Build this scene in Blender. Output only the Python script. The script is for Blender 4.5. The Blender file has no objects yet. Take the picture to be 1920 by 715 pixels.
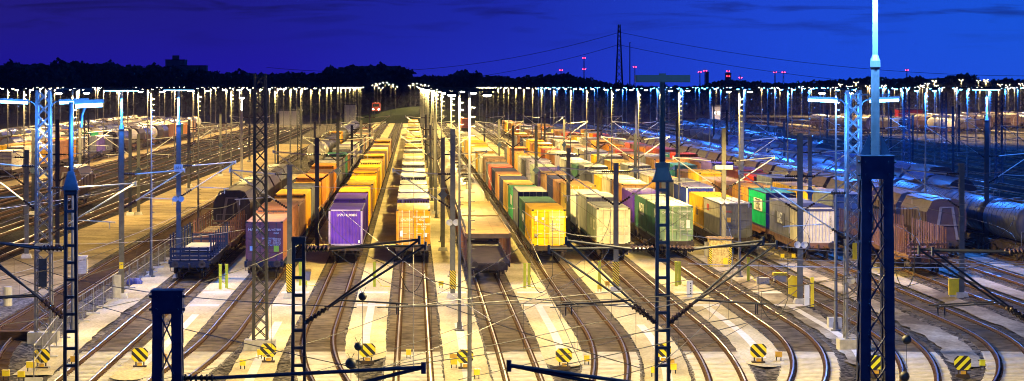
import bpy, math, random
from mathutils import Vector, Matrix
R = math.radians
rnd = random.Random(7)
sc = bpy.context.scene
col = sc.collection

# ------------------------------------------------------------------ camera facts (metres, rail top = 0)
F, H, VX, VY = 5430.0, 12.6, 775.0, 162.0

def gp(px, py, z=0.0):
    """ground point seen at a photograph pixel"""
    Y = F * (H - z) / (py - VY)
    return ((px - VX) * Y / F, Y)

# ------------------------------------------------------------------ helpers
class MB:
    def __init__(s):
        s.v, s.f, s.m = [], [], []
    def quad(s, a, b, c, d, m=0):
        n = len(s.v); s.v += [a, b, c, d]; s.f.append((n, n+1, n+2, n+3)); s.m.append(m)
    def poly(s, pts, m=0):
        n = len(s.v); s.v += pts; s.f.append(tuple(range(n, n+len(pts)))); s.m.append(m)
    def hexa(s, p, m=0):
        n = len(s.v); s.v += [tuple(q) for q in p]
        for f in ((0,3,2,1),(4,5,6,7),(0,1,5,4),(1,2,6,5),(2,3,7,6),(3,0,4,7)):
            s.f.append(tuple(n+i for i in f)); s.m.append(m)
    def box(s, x0, x1, y0, y1, z0, z1, m=0):
        s.hexa([(x0,y0,z0),(x1,y0,z0),(x1,y1,z0),(x0,y1,z0),(x0,y0,z1),(x1,y0,z1),(x1,y1,z1),(x0,y1,z1)], m)
    def bar(s, a, b, w, h=None, m=0):
        h = h or w
        a, b = Vector(a), Vector(b); d = (b-a)
        if d.length < 1e-6: return
        d.normalize()
        up = Vector((0,0,1)) if abs(d.z) < .95 else Vector((0,1,0))
        u = d.cross(up).normalized(); v = u.cross(d).normalized()
        u *= w/2; v *= h/2
        s.hexa([a-u-v, a+u-v, b+u-v, b-u-v, a-u+v, a+u+v, b+u+v, b-u+v], m)
    def tube(s, a, b, r0, r1=None, n=8, m=0, cap=True):
        r1 = r0 if r1 is None else r1
        a, b = Vector(a), Vector(b); d = (b-a)
        if d.length < 1e-6: return
        d.normalize()
        up = Vector((0,0,1)) if abs(d.z) < .95 else Vector((0,1,0))
        u = d.cross(up).normalized(); v = d.cross(u).normalized()
        k = len(s.v)
        for p, r in ((a,r0),(b,r1)):
            for i in range(n):
                t = 2*math.pi*i/n
                s.v.append(tuple(p + u*(r*math.cos(t)) + v*(r*math.sin(t))))
        for i in range(n):
            j = (i+1) % n
            s.f.append((k+i, k+j, k+n+j, k+n+i)); s.m.append(m)
        if cap:
            s.f.append(tuple(k+i for i in range(n))[::-1]); s.m.append(m)
            s.f.append(tuple(k+n+i for i in range(n))); s.m.append(m)
    def path(s, pts, r, n=5, m=0):
        for a, b in zip(pts[:-1], pts[1:]): s.tube(a, b, r, r, n, m, False)
    def lathe(s, c, axis, prof, n=16, m=0):
        """prof: list of (along, radius)"""
        c = Vector(c); d = Vector(axis).normalized()
        up = Vector((0,0,1)) if abs(d.z) < .95 else Vector((0,1,0))
        u = d.cross(up).normalized(); v = d.cross(u).normalized()
        k = len(s.v)
        for (t, r) in prof:
            for i in range(n):
                a = 2*math.pi*i/n
                s.v.append(tuple(c + d*t + u*(r*math.cos(a)) + v*(r*math.sin(a))))
        for j in range(len(prof)-1):
            for i in range(n):
                i2 = (i+1) % n
                s.f.append((k+j*n+i, k+j*n+i2, k+(j+1)*n+i2, k+(j+1)*n+i)); s.m.append(m)
    def prism(s, prof, y0, y1, m=0, caps=True):
        """closed profile of (x, z) swept along y"""
        k = len(s.v); n = len(prof)
        for y in (y0, y1):
            for (x, z) in prof: s.v.append((x, y, z))
        for i in range(n):
            j = (i+1) % n
            s.f.append((k+i, k+j, k+n+j, k+n+i)); s.m.append(m)
        if caps:
            s.f.append(tuple(range(k, k+n))[::-1]); s.m.append(m)
            s.f.append(tuple(range(k+n, k+2*n))); s.m.append(m)
    def mesh(s, name, mats):
        me = bpy.data.meshes.new(name)
        me.from_pydata(s.v, [], s.f)
        for m in mats: me.materials.append(m)
        if len(mats) > 1: me.polygons.foreach_set('material_index', s.m)
        me.update()
        return me
    def build(s, name, mats, parent=None, smooth=False):
        if not isinstance(mats, (list, tuple)): mats = [mats]
        me = s.mesh(name, mats)
        if smooth: me.polygons.foreach_set('use_smooth', [True]*len(me.polygons))
        o = bpy.data.objects.new(name, me); col.objects.link(o)
        if parent is not None: o.parent = parent
        return o

def tag(o, label=None, cat=None, group=None, kind=None):
    if label: o['label'] = label
    if cat: o['category'] = cat
    if group: o['group'] = group
    if kind: o['kind'] = kind
    return o

def empty(name, loc=(0,0,0), rz=0):
    o = bpy.data.objects.new(name, None); col.objects.link(o)
    o.empty_display_size = .2
    o.location = loc; o.rotation_euler = (0,0,rz)
    return o

KIDS = {}
def clone(o, parent=None):
    c = o.copy(); col.objects.link(c)
    if parent is not None: c.parent = parent
    for ch in o.children: clone(ch, c)
    return c

ONES = ['', 'first','second','third','fourth','fifth','sixth','seventh','eighth','ninth','tenth','eleventh','twelfth','thirteenth',
        'fourteenth','fifteenth','sixteenth','seventeenth','eighteenth','nineteenth']
def nth(n):
    if n < 20: return ONES[n]
    t = {2:('twentieth','twenty'),3:('thirtieth','thirty'),4:('fortieth','forty'),5:('fiftieth','fifty'),6:('sixtieth','sixty')}[n//10]
    return t[0] if n % 10 == 0 else t[1] + '-' + ONES[n % 10]

# ------------------------------------------------------------------ materials
def new_mat(name):
    m = bpy.data.materials.new(name); m.use_nodes = True
    nt = m.node_tree; b = nt.nodes['Principled BSDF']
    return m, nt, b

def N(nt, t, **kw):
    n = nt.nodes.new(t)
    for k, v in kw.items(): setattr(n, k, v)
    return n

def rgb(c): return (c[0], c[1], c[2], 1)

def simple(name, c, rough=.6, metal=0., var=.25, scale=3., stretch=(1,1,1), bump=0.):
    m, nt, b = new_mat(name); L = nt.links.new
    tc = N(nt,'ShaderNodeTexCoord'); mp = N(nt,'ShaderNodeMapping'); mp.inputs['Scale'].default_value = stretch
    L(tc.outputs['Object'], mp.inputs[0])
    no = N(nt,'ShaderNodeTexNoise'); no.inputs['Scale'].default_value = scale; no.inputs['Detail'].default_value = 5
    L(mp.outputs[0], no.inputs['Vector'])
    cr = N(nt,'ShaderNodeValToRGB')
    cr.color_ramp.elements[0].position = .3; cr.color_ramp.elements[1].position = .7
    cr.color_ramp.elements[0].color = rgb([x*(1-var) for x in c]); cr.color_ramp.elements[1].color = rgb([min(1,x*(1+var)) for x in c])
    L(no.outputs['Fac'], cr.inputs[0]); L(cr.outputs[0], b.inputs['Base Color'])
    b.inputs['Roughness'].default_value = rough; b.inputs['Metallic'].default_value = metal
    if rough >= .8: b.inputs['Specular IOR Level'].default_value = .03
    if bump:
        bp = N(nt,'ShaderNodeBump'); bp.inputs['Strength'].default_value = bump; bp.inputs['Distance'].default_value = .02
        L(no.outputs['Fac'], bp.inputs['Height']); L(bp.outputs[0], b.inputs['Normal'])
    return m

def paint(name, c, rough=.5, dust=.12, rust=.5):
    """weathered vehicle and container paint: fading, rust streaks, dust lying on upward faces"""
    m, nt, b = new_mat(name); L = nt.links.new
    tc = N(nt,'ShaderNodeTexCoord'); oi = N(nt,'ShaderNodeObjectInfo')
    ad = N(nt,'ShaderNodeVectorMath', operation='MULTIPLY_ADD')
    cb = N(nt,'ShaderNodeCombineXYZ'); L(oi.outputs['Random'], cb.inputs[0]); L(oi.outputs['Random'], cb.inputs[1])
    ad.inputs[1].default_value = (90,50,0)
    L(cb.outputs[0], ad.inputs[0]); L(tc.outputs['Object'], ad.inputs[2])
    n1 = N(nt,'ShaderNodeTexNoise'); n1.inputs['Scale'].default_value = .9; n1.inputs['Detail'].default_value = 6
    L(ad.outputs[0], n1.inputs['Vector'])
    mp = N(nt,'ShaderNodeMapping'); mp.inputs['Scale'].default_value = (5,5,.7); L(ad.outputs[0], mp.inputs[0])
    n2 = N(nt,'ShaderNodeTexNoise'); n2.inputs['Scale'].default_value = 1.; n2.inputs['Detail'].default_value = 7; n2.inputs['Roughness'].default_value = .65
    L(mp.outputs[0], n2.inputs['Vector'])
    hv = N(nt,'ShaderNodeHueSaturation'); hv.inputs['Color'].default_value = rgb(c)
    mr = N(nt,'ShaderNodeMapRange'); mr.inputs[1].default_value=.3; mr.inputs[2].default_value=.7; mr.inputs[3].default_value=.72; mr.inputs[4].default_value=1.22
    L(n1.outputs['Fac'], mr.inputs[0]); L(mr.outputs[0], hv.inputs['Value'])
    mr0 = N(nt,'ShaderNodeMapRange'); mr0.inputs[3].default_value=.82; mr0.inputs[4].default_value=1.12; L(oi.outputs['Random'], mr0.inputs[0])
    L(mr0.outputs[0], hv.inputs['Saturation'])
    rr = N(nt,'ShaderNodeMapRange'); rr.inputs[1].default_value=.56; rr.inputs[2].default_value=.72; rr.inputs[4].default_value=rust
    L(n2.outputs['Fac'], rr.inputs[0])
    mx = N(nt,'ShaderNodeMix', data_type='RGBA'); L(rr.outputs[0], mx.inputs[0]); L(hv.outputs[0], mx.inputs[6]); mx.inputs[7].default_value = (.11,.055,.03,1)
    ge = N(nt,'ShaderNodeNewGeometry'); sx = N(nt,'ShaderNodeSeparateXYZ'); L(ge.outputs['Normal'], sx.inputs[0])
    du = N(nt,'ShaderNodeMapRange'); du.inputs[1].default_value=.5; du.inputs[2].default_value=.95; du.inputs[4].default_value=dust
    L(sx.outputs['Z'], du.inputs[0])
    dm = N(nt,'ShaderNodeMath', operation='MULTIPLY'); L(du.outputs[0], dm.inputs[0]); L(n1.outputs['Fac'], dm.inputs[1])
    m2 = N(nt,'ShaderNodeMix', data_type='RGBA'); L(dm.outputs[0], m2.inputs[0]); L(mx.outputs[2], m2.inputs[6]); m2.inputs[7].default_value = (.34,.29,.24,1)
    L(m2.outputs[2], b.inputs['Base Color'])
    b.inputs['Roughness'].default_value = rough
    if rough >= .5: b.inputs['Specular IOR Level'].default_value = .16
    return m

def ballast(name, lo, hi, scale=9., patch=.35, tint=None):
    m, nt, b = new_mat(name); L = nt.links.new
    tc = N(nt,'ShaderNodeTexCoord')
    vo = N(nt,'ShaderNodeTexVoronoi'); vo.inputs['Scale'].default_value = scale; L(tc.outputs['Object'], vo.inputs['Vector'])
    sp = N(nt,'ShaderNodeSeparateColor'); L(vo.outputs['Color'], sp.inputs[0])
    cr = N(nt,'ShaderNodeValToRGB'); e = cr.color_ramp.elements
    e[0].color = rgb(lo); e[1].color = rgb(hi); e.new(.55).color = rgb([(a*.6+b_*.4) for a, b_ in zip(lo, hi)])
    L(sp.outputs[0], cr.inputs[0])
    no = N(nt,'ShaderNodeTexNoise'); no.inputs['Scale'].default_value = .45; no.inputs['Detail'].default_value = 6; L(tc.outputs['Object'], no.inputs['Vector'])
    mr = N(nt,'ShaderNodeMapRange'); mr.inputs[1].default_value=.3; mr.inputs[2].default_value=.7; mr.inputs[3].default_value=1-patch; mr.inputs[4].default_value=1+patch
    L(no.outputs['Fac'], mr.inputs[0])
    mx = N(nt,'ShaderNodeMix', data_type='RGBA', blend_type='MULTIPLY'); mx.inputs[0].default_value = 1
    L(cr.outputs[0], mx.inputs[6]); L(mr.outputs[0], mx.inputs[7])
    L(mx.outputs[2], b.inputs['Base Color'])
    bp = N(nt,'ShaderNodeBump'); bp.inputs['Strength'].default_value=.6; bp.inputs['Distance'].default_value=.04
    L(vo.outputs['Distance'], bp.inputs['Height']); L(bp.outputs[0], b.inputs['Normal'])
    b.inputs['Roughness'].default_value=.95; b.inputs['Specular IOR Level'].default_value = .02
    return m

def patchy(name, c1, c2, scale=.25, fine=6., rough=.9, stretch=(1,.35,1)):
    """two-tone ground: big patches of either colour and fine grain"""
    m, nt, b = new_mat(name); L = nt.links.new
    tc = N(nt,'ShaderNodeTexCoord'); mp = N(nt,'ShaderNodeMapping'); mp.inputs['Scale'].default_value = stretch
    L(tc.outputs['Object'], mp.inputs[0])
    n1 = N(nt,'ShaderNodeTexNoise'); n1.inputs['Scale'].default_value=scale; n1.inputs['Detail'].default_value=8; n1.inputs['Roughness'].default_value=.65; L(mp.outputs[0], n1.inputs['Vector'])
    n2 = N(nt,'ShaderNodeTexNoise'); n2.inputs['Scale'].default_value=fine; n2.inputs['Detail'].default_value=4; L(tc.outputs['Object'], n2.inputs['Vector'])
    cr = N(nt,'ShaderNodeValToRGB'); cr.color_ramp.elements[0].position=.38; cr.color_ramp.elements[1].position=.62
    cr.color_ramp.elements[0].color=rgb(c1); cr.color_ramp.elements[1].color=rgb(c2); L(n1.outputs['Fac'], cr.inputs[0])
    mr = N(nt,'ShaderNodeMapRange'); mr.inputs[1].default_value=.25; mr.inputs[2].default_value=.75; mr.inputs[3].default_value=.65; mr.inputs[4].default_value=1.3; L(n2.outputs['Fac'], mr.inputs[0])
    mx = N(nt,'ShaderNodeMix', data_type='RGBA', blend_type='MULTIPLY'); mx.inputs[0].default_value=1
    L(cr.outputs[0], mx.inputs[6]); L(mr.outputs[0], mx.inputs[7]); L(mx.outputs[2], b.inputs['Base Color'])
    bp = N(nt,'ShaderNodeBump'); bp.inputs['Strength'].default_value=.4; bp.inputs['Distance'].default_value=.03
    L(n2.outputs['Fac'], bp.inputs['Height']); L(bp.outputs[0], b.inputs['Normal'])
    b.inputs['Roughness'].default_value=rough; b.inputs['Specular IOR Level'].default_value = .02
    return m

def emit(name, c, s):
    m, nt, b = new_mat(name)
    b.inputs['Base Color'].default_value = (.8,.8,.8,1)
    b.inputs['Emission Color'].default_value = rgb(c); b.inputs['Emission Strength'].default_value = s
    return m

def stripes(name, c1, c2, per, sign, axes=('X','Z')):
    m, nt, b = new_mat(name); L = nt.links.new
    tc = N(nt,'ShaderNodeTexCoord'); sx = N(nt,'ShaderNodeSeparateXYZ'); L(tc.outputs['Object'], sx.inputs[0])
    a = N(nt,'ShaderNodeMath', operation='MULTIPLY_ADD'); L(sx.outputs[axes[0]], a.inputs[0]); a.inputs[1].default_value = sign; L(sx.outputs[axes[1]], a.inputs[2])
    d = N(nt,'ShaderNodeMath', operation='DIVIDE'); L(a.outputs[0], d.inputs[0]); d.inputs[1].default_value = per
    f = N(nt,'ShaderNodeMath', operation='FRACT'); L(d.outputs[0], f.inputs[0])
    g = N(nt,'ShaderNodeMath', operation='GREATER_THAN'); L(f.outputs[0], g.inputs[0]); g.inputs[1].default_value=.5
    mx = N(nt,'ShaderNodeMix', data_type='RGBA'); L(g.outputs[0], mx.inputs[0]); mx.inputs[6].default_value=rgb(c1); mx.inputs[7].default_value=rgb(c2)
    L(mx.outputs[2], b.inputs['Base Color']); b.inputs['Roughness'].default_value=.5
    return m

M = {}
M['steel'] = simple('galvanised_steel', (.22,.22,.23), .45, .35, .2, 4)
M['maststeel'] = simple('dull_mast_steel', (.12,.12,.12), .6, .2, .2, 4)
M['darkpost'] = simple('dark_grey_mast_paint', (.045,.045,.045), .6, .1, .25, 3)
M['postgrey'] = simple('weathered_post_steel', (.11,.11,.10), .55, .2, .25, 3)
M['blacksteel'] = simple('dark_painted_steel', (.012,.014,.022), .45, .1, .3, 5)
M['navysteel'] = simple('blue_grey_painted_steel', (.03,.05,.09), .4, .2, .3, 4)
M['olivepost'] = simple('olive_grey_post', (.17,.16,.12), .6, .1, .2, 3)
M['cream_post'] = simple('cream_concrete_post', (.55,.52,.42), .7, 0, .15, 3)
M['concrete'] = simple('pale_concrete', (.5,.48,.44), .85, 0, .18, 4, bump=.2)
M['railside'] = simple('rusty_rail_side', (.10,.055,.03), .8, .1, .35, 6)
M['railtop'] = simple('polished_rail_head', (.55,.5,.45), .28, .85, .15, 2, (1,.2,1))
M['sleeper'] = simple('stained_concrete_sleeper', (.16,.125,.09), .85, 0, .5, 1.3, bump=.2)
M['woodsleeper'] = simple('dark_timber_sleeper', (.085,.05,.03), .85, 0, .4, 2.2, (1,6,1))
M['darksleeper'] = simple('black_timber_sleeper', (.028,.019,.013), .85, 0, .4, 2.2, (1,6,1))
M['whitesleeper'] = simple('pale_dusty_sleeper', (.62,.58,.52), .85, 0, .2, 2.5)
M['ballast'] = ballast('grey_brown_ballast', (.006,.005,.005), (.22,.19,.16), 4.8)
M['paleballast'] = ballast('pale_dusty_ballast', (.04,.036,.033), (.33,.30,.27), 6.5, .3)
M['darkballast'] = ballast('dark_oily_ballast', (.004,.004,.0045), (.036,.031,.03), 7, .45)
M['yardground'] = ballast('gritty_yard_ground', (.008,.007,.007), (.24,.215,.19), 4.5, .4)
M['sand'] = patchy('sandy_ground', (.22,.165,.09), (.42,.33,.19), .22, 4, .9, (1,1,1))
M['walk'] = patchy('cream_walkway_surface', (.44,.37,.22), (.66,.57,.37), .3, 7, .9)
M['dirtwalk'] = patchy('worn_walkway_surface', (.15,.12,.09), (.5,.44,.34), .3, 5, .9)
M['duct'] = simple('pale_cable_trough_lids', (.66,.63,.58), .85, 0, .15, 2)
M['yellow'] = simple('signal_yellow_paint', (.75,.58,.01), .45, 0, .12, 4)
M['lime'] = simple('lime_yellow_paint', (.62,.66,.02), .45, 0, .12, 4)
M['ochre_box'] = simple('ochre_box_paint', (.5,.3,.03), .55, 0, .2, 4)
M['black'] = simple('black_rubber', (.012,.012,.013), .6, 0, .2, 4)
M['white'] = simple('white_enamel', (.75,.75,.72), .4, 0, .06, 3)
M['osb'] = simple('flaky_pressed_board', (.5,.38,.14), .8, 0, .45, 9)
M['wire'] = simple('copper_wire', (.03,.025,.022), .7, 0, .2, 4)
M['brightwire'] = simple('bright_cable', (.5,.5,.5), .35, .5, .1, 4)
M['aluminium'] = simple('aluminium_tube', (.6,.6,.58), .35, .6, .1, 4)
M['insulator'] = simple('brown_glazed_insulator', (.03,.018,.015), .2, 0, .2, 5)
M['hz_back'] = stripes('black_yellow_back_slash', (.78,.62,.01), (.012,.012,.012), .40, 1.0)
M['hz_fwd'] = stripes('black_yellow_forward_slash', (.7,.72,.02), (.012,.012,.012), .40, -1.0)
M['hz_small'] = stripes('black_yellow_edge', (.78,.62,.01), (.012,.012,.012), .16, 1.0)
M['lens_warm'] = emit('lit_warm_lens', (1,.86,.62), 60)
M['lens_white'] = emit('lit_white_lens', (1,.90,.72), 60)
M['lens_blue'] = emit('lit_blue_lens', (.12,.5,1), 45)
M['tube_blue'] = emit('lit_fluorescent_tube', (.28,.66,1), 14)
M['red_lamp'] = emit('lit_red_lamp', (1,.02,.04), 30)
M['win_lit'] = emit('lit_window', (.7,.85,1), 6)
M['leaf'] = simple('dark_leaves', (.07,.085,.05), .7, 0, .5, .5)
M['leaf2'] = simple('green_leaves', (.05,.09,.02), .7, 0, .5, .5)
M['bark'] = simple('bark', (.08,.06,.045), .9, 0, .3, 3)
M['grass'] = patchy('rough_grass', (.02,.035,.01), (.045,.06,.02), .1, 2)
M['brick'] = simple('far_wall', (.22,.19,.17), .8, 0, .15, .5)
M['letter'] = simple('white_lettering', (.8,.8,.76), .6, 0, .05, 3)
M['letter_dark'] = simple('dark_lettering', (.03,.025,.03), .6, 0, .05, 3)
M['letter_red'] = simple('red_lettering', (.5,.03,.02), .6, 0, .05, 3)
M['sticker_green'] = simple('lime_sticker', (.4,.65,.03), .5, 0, .08, 3)
M['sticker_blue'] = simple('pale_blue_sticker', (.35,.55,.75), .5, 0, .08, 3)
M['timber'] = simple('sawn_timber', (.3,.2,.12), .8, 0, .3, 2, (6,1,6))
M['roofshine'] = simple('metal_wagon_roof', (.24,.26,.29), .25, .75, .2, 1.2)

PC = {  # paint name: colour, word
 'purple':((.105,.055,.36),'violet'), 'plum':((.21,.085,.10),'plum brown'), 'brown':((.27,.12,.055),'rust brown'),  # plum: brown paint with the bluish light on it put into the colour
 'tan':((.40,.23,.12),'tan'), 'ochre':((.56,.26,.008),'ochre'), 'yellow':((.74,.42,.004),'yellow'),
 'orange':((.58,.21,.012),'orange'), 'red':((.42,.045,.02),'red'), 'maroon':((.22,.035,.03),'maroon'),
 'cream':((.60,.54,.42),'cream'), 'white':((.68,.66,.62),'white'), 'grey':((.27,.265,.27),'grey'),
 'slate':((.12,.13,.165),'slate grey'), 'navy':((.022,.03,.10),'navy'), 'blue':((.035,.06,.33),'blue'),
 'teal':((.02,.20,.19),'teal'), 'green':((.012,.34,.15),'bright green'), 'darkgreen':((.03,.12,.075),'dark green'),
 'sage':((.24,.30,.25),'sage green'), 'palegreen':((.24,.36,.20),'pale green'), 'stone':((.36,.37,.30),'stone grey'),
 'lilac':((.30,.27,.42),'lilac grey'),
}
P = {k: paint('paint_'+v[1].replace(' ','_'), v[0]) for k, v in PC.items()}
M['wagonframe'] = paint('rusty_wagon_frame', (.055,.04,.035), .7, .3, .6)
M['wagonbrown'] = paint('brown_wagon_frame', (.17,.08,.05), .7, .3, .5)
M['wagonblue'] = paint('blue_wagon_frame', (.014,.024,.05), .6, .2, .35)
M['hopperdark'] = paint('dark_hopper_body', (.055,.045,.05), .5, .3, .5)
M['hopperbrown'] = paint('brown_hopper_body', (.075,.045,.045), .5, .3, .5)
M['tankgrey'] = paint('grey_tank_shell', (.42,.41,.40), .32, .25, .35)
M['tankcream'] = paint('cream_tank_shell', (.62,.56,.42), .35, .25, .3)
M['tankdark'] = paint('dark_tank_shell', (.06,.055,.06), .35, .3, .3)
M['tankblue'] = paint('blue_tank_shell', (.028,.032,.05), .5, .1, .25)
M['bracegrey'] = simple('scuffed_end_brace', (.17,.145,.14), .6, 0, .3, 2)
M['wheel'] = simple('wheel_steel', (.05,.04,.035), .5, .5, .3, 4)
M['deck'] = simple('worn_deck_plate', (.28,.18,.065), .6, .2, .35, 1.2)

# ------------------------------------------------------------------ ground and tracks
SP = 4.87
def bend(k): return lambda Y: k*max(0., 153.-Y)**2
TR = []   # (name word, X, bend)
for i, (w, x, k) in enumerate([('A',-14.6,.0),('B',-9.75,-.0011),('P',-4.87,.0016),('C',0,.0),('D',4.85,-.0001),('E',9.72,-.0016),('F',14.55,-.0013),
        ('G',19.45,-.0031),('H',24.4,-.0032),('I',29.5,-.0046),('J',34.6,-.005),('K',39.6,-.005),('L',44.5,-.005),('M',49.8,-.005),('N',54.8,-.005)]):
    TR.append((w, x, bend(k)))
TRX = {w: x for w, x, b in TR}
LEFT = [-31.5,-36,-40.5,-45,-49.5]
FARL = [-56.,-61.,-66.,-71.,-76.,-81.]
RIGHT = [61.,66.,71.,76.,82.,88.,94.,100.,108.,116.]

g = MB()
g.quad((-3000,20,-.30),(3000,20,-.30),(3000,6000,-.30),(-3000,6000,-.30))
tag(g.build('ground', M['yardground']), 'gritty grey brown yard ground under all the tracks', kind='structure')

def ys(y0, y1, step_near=3., lim=170.):
    out = []; y = y0
    while y < y1:
        out.append(y); y += step_near if y < lim else 60.
    out.append(y1); return out

def strip(mb, fx, w, y0, y1, z, m=0, jag=0.):
    a = ys(y0, y1, 1.5 if jag else 3.)
    def e(): return rnd.uniform(-jag, jag)
    prev = None
    for y in a:
        cur = (fx(y)-w/2+e(), fx(y)+w/2+e(), y)
        if prev: mb.quad((prev[0],prev[2],z),(prev[1],prev[2],z),(cur[1],cur[2],z),(cur[0],cur[2],z), m)
        prev = cur

def track(fx, y0, y1, label, woody=False, pale=True, sl_to=430., dark=False):
    root = empty('railway_track', (0,0,0)); tag(root, label, kind='structure')
    bm = MB()
    def bed(a, b, mi, zt):
        yy = ys(a, b); prev = None
        for y in yy:
            x = fx(y); e_ = .035*math.sin(y*1.9+x)+.03*math.sin(y*4.3); cur = [(x-2.0+e_,y,-.285),(x-1.4,y,zt),(x+1.4,y,zt),(x+2.0+e_,y,-.285)]
            if prev:
                for i in range(3): bm.quad(prev[i],prev[i+1],cur[i+1],cur[i], mi if i == 1 else 0)
            prev = cur
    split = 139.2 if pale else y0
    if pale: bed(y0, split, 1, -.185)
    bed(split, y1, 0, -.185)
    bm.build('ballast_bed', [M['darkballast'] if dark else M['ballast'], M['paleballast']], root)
    for s in (-1, 1):
        r = MB(); yy = ys(y0, y1); prev = None
        for y in yy:
            x = fx(y) + s*.7535
            cur = [(x-.07,y,-.15),(x-.07,y,-.13),(x-.02,y,-.115),(x-.022,y,-.04),(x-.036,y,-.03),(x-.034,y,0),
                   (x+.034,y,0),(x+.036,y,-.03),(x+.022,y,-.04),(x+.02,y,-.115),(x+.07,y,-.13),(x+.07,y,-.15)]
            if prev:
                for i in range(11): r.quad(prev[i],prev[i+1],cur[i+1],cur[i], 1 if i == 5 else 0)
            prev = cur
        r.build('rail', [M['railside'], M['railtop']], root)
    sl = MB(); y = max(y0, 100.); n = 0
    while y < min(y1, sl_to):
        x = fx(y); dx = (fx(y+.5)-fx(y-.5)); w = .13
        mi = 1 if (pale and y < split-.2) else 0
        hx = 1.3
        j = rnd.uniform(-.03,.03)
        p = [(x-hx+j, y-w+dx*hx), (x+hx+j, y-w-dx*hx), (x+hx+j, y+w-dx*hx), (x-hx+j, y+w+dx*hx)]
        sl.hexa([(a,b,-.26) for a,b in p] + [(a,b,-.152) for a,b in p], mi)
        # rail fastenings
        if y < 300:
            for s in (-1,1):
                for t in (-.12,.12):
                    cx = x+s*.7535+t
                    sl.box(cx-.04,cx+.04,y-.07,y+.07,-.152,-.10, 2)
        y += .6; n += 1
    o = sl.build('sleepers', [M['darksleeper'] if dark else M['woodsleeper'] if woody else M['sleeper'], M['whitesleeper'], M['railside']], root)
    o['kind'] = 'stuff'
    return root

TNAME = {'A':'track under the flat stake wagons','B':'track under the train headed by the plum container','P':'track under the train headed by the violet container',
 'C':'straight middle track under the ochre headed train','D':'track under the empty car carrier','E':'track under the train headed by the yellow container',
 'F':'track under the train headed by the stone grey container','G':'track under the train headed by the pale green container','H':'track under the train headed by the grey doors',
 'I':'track under the train headed by the cream ribbed container','J':'track under the tall stake wagons','K':'track under the dark hopper wagons','L':'track under the blue lit tank wagons',
 'M':'track under the first covered wagons beyond the tanks','N':'track under the covered wagons farthest right'}
for w, x, b in TR:
    track((lambda Y, x=x, b=b: x+b(Y)), 97., 1000., 'railway '+TNAME[w]+' on concrete sleepers', pale=w in 'ABPCDEFGHI')
zb = bend(.003)
track(lambda Y: -21.1+zb(Y), 97., 760., 'railway track with dark timber sleepers behind the site fence', woody=True, pale=False)
for i, x in enumerate(LEFT): track(lambda Y, x=x: x, 150., 900., 'empty dark railway track, %s beyond the sandy strip' % nth(i+1), pale=False, dark=True, sl_to=420, woody=True)
for i, x in enumerate(FARL): track(lambda Y, x=x: x, 300., 950., 'railway track under the %s row of wagons on the far side' % nth(i+1), pale=False, sl_to=301)
for i, x in enumerate(RIGHT): track(lambda Y, x=x: x, 220., 1000., 'dark railway track, %s beyond the blue lit wagons' % nth(i+1), pale=False, dark=True, sl_to=330, woody=True)

# walkways between tracks
order = ['A','B','P','C','D','E','F','G','H','I','J','K','L']
fxs = {w: (lambda Y, x=x, b=b: x+b(Y)) for w, x, b in TR}
wn = {'A':'beside the plum container train','B':'between the plum and the violet trains','P':'between the violet and the ochre trains','C':'left of the car carrier','D':'right of the car carrier',
      'E':'between the yellow and stone grey heads','F':'between the stone grey and pale green heads','G':'under the striped board hut','H':'left of the cream ribbed container','I':'beside the tall stake wagons','J':'between tall stake wagons and hoppers','K':'between hoppers and tanks'}
for a, b in zip(order[:-1], order[1:]):
    f = lambda Y, a=a, b=b: (fxs[a](Y)+fxs[b](Y))/2
    mb = MB(); y0 = {'A':128,'B':123,'P':137,'C':122,'D':134,'E':121,'F':134}.get(a, 134)
    good = a in 'ABPCDEF'
    # rounded near end
    pts = []
    w2 = 1.0 if good else .75
    for i in range(13):
        t = math.pi + math.pi*i/12
        pts.append((f(y0)+w2*math.cos(t), y0+1.2+3.5*math.sin(t)*1., -.165))
    mb.poly(pts)
    strip(mb, f, w2*2, y0+1.2, 1000., -.165, 0, .03 if good else .16)
    o = mb.build('walkway', M['walk'] if good else M['dirtwalk'])
    tag(o, 'pale walkway strip '+wn[a], kind='structure')
    if good or a == 'G':
        mb = MB(); strip(mb, f, .42, y0+2, y0+34, -.158)
        for yy in (168, 178.5):
            mb.quad((f(yy)-.85,yy,-.1575),(f(yy)+.85,yy,-.1575),(f(yy)+.85,yy+1.5,-.1575),(f(yy)-.85,yy+1.5,-.1575))
        tag(mb.build('cable_trough', M['duct']), 'pale concrete trough lids in the walkway '+wn[a], kind='structure')
mb = MB(); strip(mb, lambda Y: -17.2+.35*max(0,(150-Y))/20, 1.7, 128., 420., -.165, 0, .08)
tag(mb.build('walkway', M['walk']), 'pale path along the site fence', kind='structure')
mb = MB(); strip(mb, lambda Y: -26.3+2.0*max(0,(170-Y))/40, 7.0, 175., 640., -.21, 0, .5); strip(mb, lambda Y: -24.2, 2.5, 175., 640., -.206, 0, .3)
tag(mb.build('sandy_strip', M['sand']), 'wide sandy strip left of the timber sleeper track', kind='structure')
mb = MB(); mb.quad((-29,100,-.212),(-21,100,-.212),(-21,176,-.212),(-29,176,-.212))
tag(mb.build('gravel_patch', M['paleballast']), 'pale gravel patch in the near corner left of the fence', kind='structure')
mb = MB(); mb.quad((-52,180,-.216),(-29.4,180,-.216),(-29.4,800,-.216),(-52,800,-.216))
tag(mb.build('ballast_field', M['darkballast']), 'dark ballast field under the empty tracks', kind='structure')
mb = MB(); strip(mb, lambda Y: -53., 3.2, 250., 900., -.2, 0, .35)
tag(mb.build('service_path', M['sand']), 'sandy service path beside the far wagons', kind='structure')
mb = MB(); mb.quad((56.5,180,-.216),(120,180,-.216),(120,760,-.216),(56.5,760,-.216))
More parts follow.
